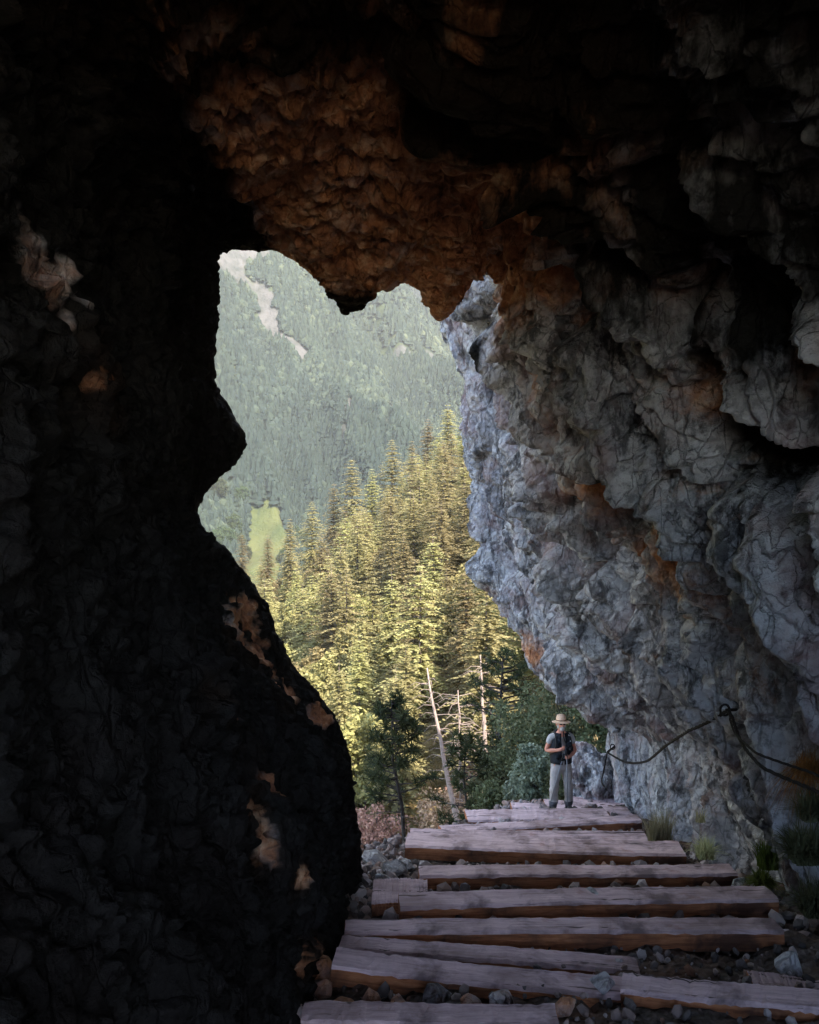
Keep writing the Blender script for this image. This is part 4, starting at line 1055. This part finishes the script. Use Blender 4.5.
def skin_mesh(name, verts, edges, radii, mat, sub=2, root=0):
    me = bpy.data.meshes.new(name); me.from_pydata([tuple(v) for v in verts], edges, []); me.update()
    o = bpy.data.objects.new(name, me); COL.objects.link(o)
    sk = o.modifiers.new('s', 'SKIN'); sk.use_smooth_shade = True
    for i, r_ in enumerate(radii):
        v = me.skin_vertices[0].data[i]; v.radius = r_ if isinstance(r_, tuple) else (r_, r_); v.use_root = (i == root)
    ss = o.modifiers.new('u', 'SUBSURF'); ss.levels = sub; ss.render_levels = sub
    dg = bpy.context.evaluated_depsgraph_get(); m2 = bpy.data.meshes.new_from_object(o.evaluated_get(dg))
    m2.materials.clear(); m2.materials.append(mat)
    bpy.data.objects.remove(o); m2.name = name
    for p_ in m2.polygons: p_.use_smooth = True
    return m2
# person faces the camera (-Y). local frame: x = image right, y = away, z = up. 1.75 m tall
PY = 16.0; pb = at(561, 811, PY); 
person = empty('person', pb, R(8))
person.scale = (1.02, 1.02, 1.02)
tag(person, 'elderly hiker with straw hat, sunglasses, dark vest and grey trousers standing on the boards', 'person')
Vv = []; Ee = []; Rr = []
def sv(p, r, par=None):
    Vv.append(p); Rr.append(r)
    if par is not None: Ee.append((par, len(Vv) - 1))
    return len(Vv) - 1
pel = sv((0, 0, .93), (.155, .115)); wa = sv((0, 0, 1.08), (.150, .11), pel); ch = sv((0, .0, 1.27), (.165, .115), wa); cc_ = sv((0, .0, 1.40), (.13, .09), ch)
nk = sv((0, .0, 1.475), .058, cc_); hd0 = sv((0, -.01, 1.54), .066, nk); hd1 = sv((0, -.015, 1.61), (.078, .092), hd0); hd2 = sv((0, -.005, 1.69), (.068, .08), hd1)
for s in (-1, 1):
    hp_ = sv((s * .095, 0, .88), .095, pel); kn = sv((s * .125 - .01, -.03 - .03 * (s > 0), .49), .062, hp_); ak = sv((s * .145, .02, .10), .043, kn); ft = sv((s * .15, -.09, .045), (.045, .035), ak); sv((s * .155, -.18, .035), (.038, .025), ft)
# arms: image-left arm bent with hand at chest centre; image-right arm bent, hand at the belly
hand_pts = []
for s, el, wr, pm in ((-1, (-.285, .02, 1.12), (-.10, -.20, 1.185), (-.04, -.235, 1.215)), (1, (.275, .02, 1.10), (.11, -.20, 1.06), (.045, -.235, 1.055))):
    sh = sv((s * .185, 0, 1.375), .048, cc_); e_ = sv(el, .046, sh); w_ = sv(wr, .030, e_); pmi = sv(pm, (.036, .026), w_)
    hand_pts.append((s, Vector(wr), Vector(pm), pmi))
body = skin_mesh('body', Vv, Ee, Rr, M['skin'], 2, 0)
# join fingers into the body mesh so that it stays one figure
fv = []; bm = bmesh.new(); bm.from_mesh(body)
for s, wr, pm, _ in hand_pts:
    dirx = (pm - wr).normalized()
    for k in range(4):
        z = .026 - .017 * k; L = (.075, .082, .076, .062)[k]
        b0 = pm + Vector((0, 0, z)); 
        pts = [b0 - dirx * .01, b0 + dirx * L * .4 + Vector((0, -.004, 0)), b0 + dirx * L * .55 + Vector((0, .022, 0)), b0 + dirx * L * .3 + Vector((0, .036, 0))]
        fm = skin_mesh('f', pts, [(0, 1), (1, 2), (2, 3)], [.0095, .009, .0085, .0075], M['skin'], 1)
        bm.from_mesh(fm)
    b0 = wr.lerp(pm, .7) + Vector((0, -.01, .02)); fm = skin_mesh('f', [b0, b0 + Vector((-s * .02, -.012, .03)), b0 + Vector((-s * .045, -.004, .042))], [(0, 1), (1, 2)], [.012, .011, .008], M['skin'], 1); bm.from_mesh(fm)
bm.to_mesh(body); bm.free()
for p_ in body.polygons: p_.use_smooth = True
bd = link('body', body, person)
fc = MB(); fc.ell((0, -.108, 1.60), (.016, .024, .026)); 
for s in (-1, 1): fc.ell((s * .086, 0, 1.60), (.012, .022, .034))
fc.build('face_features', M['skin'], bd)
sg = MB()
for s in (-1, 1): sg.ell((s * .034, -.098, 1.63), (.030, .012, .020), rot=Euler((0, 0, s * .25)).to_matrix())
sg.tube([(-.085, -.01, 1.635), (-.07, -.085, 1.638), (0, -.11, 1.638), (.07, -.085, 1.638), (.085, -.01, 1.635)], .005, 6)
sg.build('sunglasses', M['black'], bd)
be = MB(); be.ell((0, -.075, 1.535), (.052, .045, .045)); be.ell((0, -.102, 1.565), (.034, .014, .012)); be.ell((-.06, -.02, 1.57), (.018, .035, .045)); be.ell((.06, -.02, 1.57), (.018, .035, .045))
be.build('beard', M['beard'], bd)
tl = Euler((R(-4), 0, R(5))).to_matrix()
ht = MB(); ht.lathe((0, -.01, 1.665), [(.0, .118), (.045, .120), (.075, .105), (.088, .06), (.094, .01), (.10, .0), (.135, -.006), (.165, -.012), (.170, -.016), (.165, -.02), (.135, -.014), (.10, -.008), (.088, -.012)], 28, 0, tl, 1.12)
hat = ht.build('hat', M['straw'], person)
hb = MB(); hb.lathe((0, -.01, 1.665), [(.0965, .008), (.094, .03)], 28, 0, tl, 1.12); hb.build('hat_band', M['hatband'], hat)
# t-shirt
Vv, Ee, Rr = [], [], []
a00 = sv((0, 0, .88), (.17, .128)); a0 = sv((0, 0, .98), (.168, .125), a00); a1 = sv((0, 0, 1.12), (.165, .122), a0); a2 = sv((0, 0, 1.28), (.178, .126), a1); a3 = sv((0, 0, 1.405), (.135, .10), a2); sv((0, 0, 1.45), .068, a3)
for s, el in ((-1, (-.285, .02, 1.12)), (1, (.275, .02, 1.10))):
    sh = sv((s * .19, 0, 1.38), .074, a3); e = Vector((s * .19, 0, 1.385)).lerp(Vector(el), .55); sv(tuple(e), .060, sh)
link('t_shirt', skin_mesh('t_shirt', Vv, Ee, Rr, M['shirt']), person)
# vest: sleeveless shell, open front
def vest():
    mb = MB(); n = 30; rows = [(.90, .190, .148), (.96, .192, .150), (1.02, .192, .150), (1.12, .186, .147), (1.24, .192, .149), (1.34, .188, .140), (1.42, .15, .115), (1.455, .10, .095)]
    for out in (0, .012):
        for zi, (z, rx, ry) in enumerate(rows):
            gap = .10 + .16 * (zi / 7)
            for k in range(n + 1):
                a = -math.pi / 2 + gap + (2 * math.pi - 2 * gap) * k / n
                mb.v.append(((rx + out) * math.cos(a), (ry + out) * math.sin(a), z))
    w = n + 1; h = len(rows)
    for l in range(2):
        for i in range(h - 1):
            for k in range(n):
                q = l * w * h + i * w + k; mb.f.append((q, q + 1, q + w + 1, q + w)); mb.m.append(0)
    for i in range(h - 1):
        for k in (0, n):
            q = i * w + k; mb.f.append((q, q + w, q + w + w * h, q + w * h)); mb.m.append(0)
    for k in range(n):
        mb.f.append((k, k + 1, k + 1 + w * h, k + w * h)); mb.m.append(0)
    o = mb.build('vest', M['vest'], person)
    for x, z in ((-.11, 1.04), (.11, 1.04), (-.11, 1.27), (.11, 1.27)):
        pk = MB(); pk.ell((x, -.147, z), (.055, .022, .05), 10); pk.build('pocket', M['vest'], o)
vest()
# trousers
Vv, Ee, Rr = [], [], []
t0_ = sv((0, 0, 1.06), (.162, .122)); t1_ = sv((0, 0, .90), (.168, .13), t0_)
for s in (-1, 1):
    h_ = sv((s * .10, -.005, .80), (.112, .118), t1_); m1 = sv((s * .118, -.02, .62), (.098, .10), h_); k_ = sv((s * .13 - .01, -.03 - .03 * (s > 0), .47), (.088, .09), m1); m2_ = sv((s * .142, -.01, .28), (.08, .085), k_); sv((s * .15, .01, .07), (.074, .085), m2_)
tr = link('trousers', skin_mesh('trousers', Vv, Ee, Rr, M['trouser']), person)
_v = np.array([v.co[:] for v in tr.data.vertices]); _d = .016 * fbm(_v * np.array([9, 9, 14.]), 3, 4) * (_v[:, 2] < .95)
for v, dd, nn in zip(tr.data.vertices, _d, [v.normal.copy() for v in tr.data.vertices]): v.co += nn * float(dd)
tr.data.materials.append(M['trouser_dark'])
for p_ in tr.data.polygons:
    if p_.center.z < .2: p_.material_index = 1
bl = MB(); bl.lathe((0, 0, .965), [(.172, 0), (.178, .004), (.178, .034), (.172, .038)], 28, 0, None, .76); bl.build('belt', M['black'], person)
for s in (-1, 1):
    mb = MB(); mb.ell((s * .155, -.095, .05), (.062, .15, .062), 14); mb.tube([(s * .15, .015, .0), (s * .148, .015, .1), (s * .146, .018, .17)], [.062, .062, .058], 12); mb.build('boot', M['boot'], person)
# things carried
def local(p): return person.matrix_basis @ Vector(p)
def pole(top, bot, label):
    a = Vector(top); b = Vector(bot); root = empty('hiking_pole', local(bot)); d = local(top) - local(bot)
    mb = MB(); mb.tube([Vector((0, 0, 0)), d * .5, d * .93], [.007, .0095, .011], 8); mb.build('shaft', M['pole'], root)
    mb = MB(); mb.tube([d * .88, d * .94, d], [.017, .019, .022], 10); mb.build('grip', M['black'], root)
    mb = MB(); q = d.normalized(); mb.tube([q * .07, q * .08], [.04, .04], 12); mb.build('basket', M['black'], root)
    tag(root, label, 'hiking pole')
M['pole'] = plain('pole_metal', (.25, .25, .27), .4, .6)
pole((.03, -.235, 1.22), (.03, -.30, .0), 'hiking pole held upright before the legs of the hiker')
pole((-.02, -.225, 1.12), (-.30, -.12, .0), 'hiking pole slanting outward from the hands of the hiker')
cm = empty('camera', local((.10, -.20, 1.20)))
mb = MB(); 
def box(mb, c, s):
    c = Vector(c); v = [c + Vector((x * s[0] / 2, y * s[1] / 2, z * s[2] / 2)) for x in (-1, 1) for y in (-1, 1) for z in (-1, 1)]
    mb.add(v, [(0, 1, 3, 2), (4, 6, 7, 5), (0, 4, 5, 1), (2, 3, 7, 6), (0, 2, 6, 4), (1, 5, 7, 3)])
box(mb, (0, 0, 0), (.12, .055, .085)); box(mb, (0, .0, .055), (.05, .045, .03)); b_ = mb.build('camera_body', M['black'], cm, False)
mb = MB(); mb.tube([(0, -.02, 0), (0, -.09, 0)], .034, 14); mb.build('lens', M['black'], cm)
mb = MB(); mb.tube([(-.05, 0, .03), (-.10, .06, .20), (-.085, .12, .31)], .008, 6); mb.tube([(.05, 0, .03), (.045, .06, .18), (.0, .12, .30)], .008, 6); mb.build('strap', M['black'], cm)
cm.rotation_euler = (0, 0, R(8)); tag(cm, 'black camera hanging on the chest of the hiker', 'camera')
bp = empty('backpack', local((0, .2, 1.2)), R(8))
mb = MB(); mb.ell((0.02, .03, 0), (.18, .12, .27), 16); mb.build('pack_body', M['vest'], bp)
mb = MB()
for s in (-1, 1):
    mb.tube([(s * .12, -.05, .22), (s * .125, -.18, .255), (s * .125, -.30, .20), (s * .14, -.355, .08), (s * .15, -.33, -.06), (s * .20, -.2, -.15), (s * .16, -.05, -.18)], .022, 8)
mb.build('shoulder_strap', M['black'], bp)
mb = MB(); mb.ell((.125, -.31, .23), (.012, .012, .02), 8); mb.ell((.128, -.37, .13), (.010, .01, .012), 8); mb.ell((.135, -.37, .04), (.010, .01, .012), 8); mb.build('buckle', M['white'], bp)
tag(bp, 'dark backpack worn by the hiker, its straps over the vest', 'backpack')

# ------------------------------------------------------------------ light, air, camera
SUN_EL = R(42)
sdir = Vector((.42, -.78, 0)).normalized() * math.cos(SUN_EL) + Vector((0, 0, math.sin(SUN_EL)))   # towards the sun
L = bpy.data.lights.new('sun', 'SUN'); L.energy = 3.0; L.angle = R(.5); L.color = (1, .90, .76)
so = bpy.data.objects.new('sun', L); COL.objects.link(so); so.rotation_euler = sdir.to_track_quat('Z', 'Y').to_euler()
w = bpy.data.worlds.new('World'); sc.world = w; w.use_nodes = True; nt = w.node_tree; nt.nodes.clear()
sky = nt.nodes.new('ShaderNodeTexSky'); sky.sky_type = 'NISHITA'; sky.sun_disc = False; sky.sun_elevation = SUN_EL
sky.sun_rotation = math.atan2(sdir.x, sdir.y); sky.altitude = 900; sky.air_density = 1.0; sky.dust_density = 1.5
bg = nt.nodes.new('ShaderNodeBackground'); bg.inputs[1].default_value = .15; wo = nt.nodes.new('ShaderNodeOutputWorld')
nt.links.new(sky.outputs[0], bg.inputs[0]); nt.links.new(bg.outputs[0], wo.inputs[0])

HAZE = 0.00023
if HAZE:
    zt = float(Zt.max()) + 40; zb = float(Zt.min()) - 3
    mb = MB(); box(mb, (0, 1350, (zt + zb) / 2), (30000, 2900, zt - zb))
    mh = bpy.data.materials.new('air'); mh.use_nodes = True; t_ = mh.node_tree; t_.nodes.clear()
    o_ = t_.nodes.new('ShaderNodeOutputMaterial'); pv = t_.nodes.new('ShaderNodeVolumePrincipled')
    pv.inputs['Color'].default_value = (.92, .93, .92, 1); pv.inputs['Density'].default_value = HAZE; pv.inputs['Anisotropy'].default_value = .2
    t_.links.new(pv.outputs[0], o_.inputs['Volume'])
    hz = mb.build('haze', mh, None, False); tag(hz, kind='stuff')

cam = bpy.data.cameras.new('camera'); co = bpy.data.objects.new('view_camera', cam); COL.objects.link(co)
co.location = (0, 0, 0); co.rotation_euler = (R(90), 0, 0)
cam.sensor_fit = 'VERTICAL'; cam.sensor_height = 24; cam.lens = 24 * F / 1024; cam.clip_end = 6000; cam.clip_start = .05
sc.camera = co
sc.view_settings.view_transform = 'Standard'; sc.view_settings.look = 'None'; sc.view_settings.exposure = 2.95; sc.view_settings.gamma = 1
cy = sc.cycles; cy.max_bounces = 8; cy.diffuse_bounces = 6; cy.volume_bounces = 0; cy.use_denoising = True
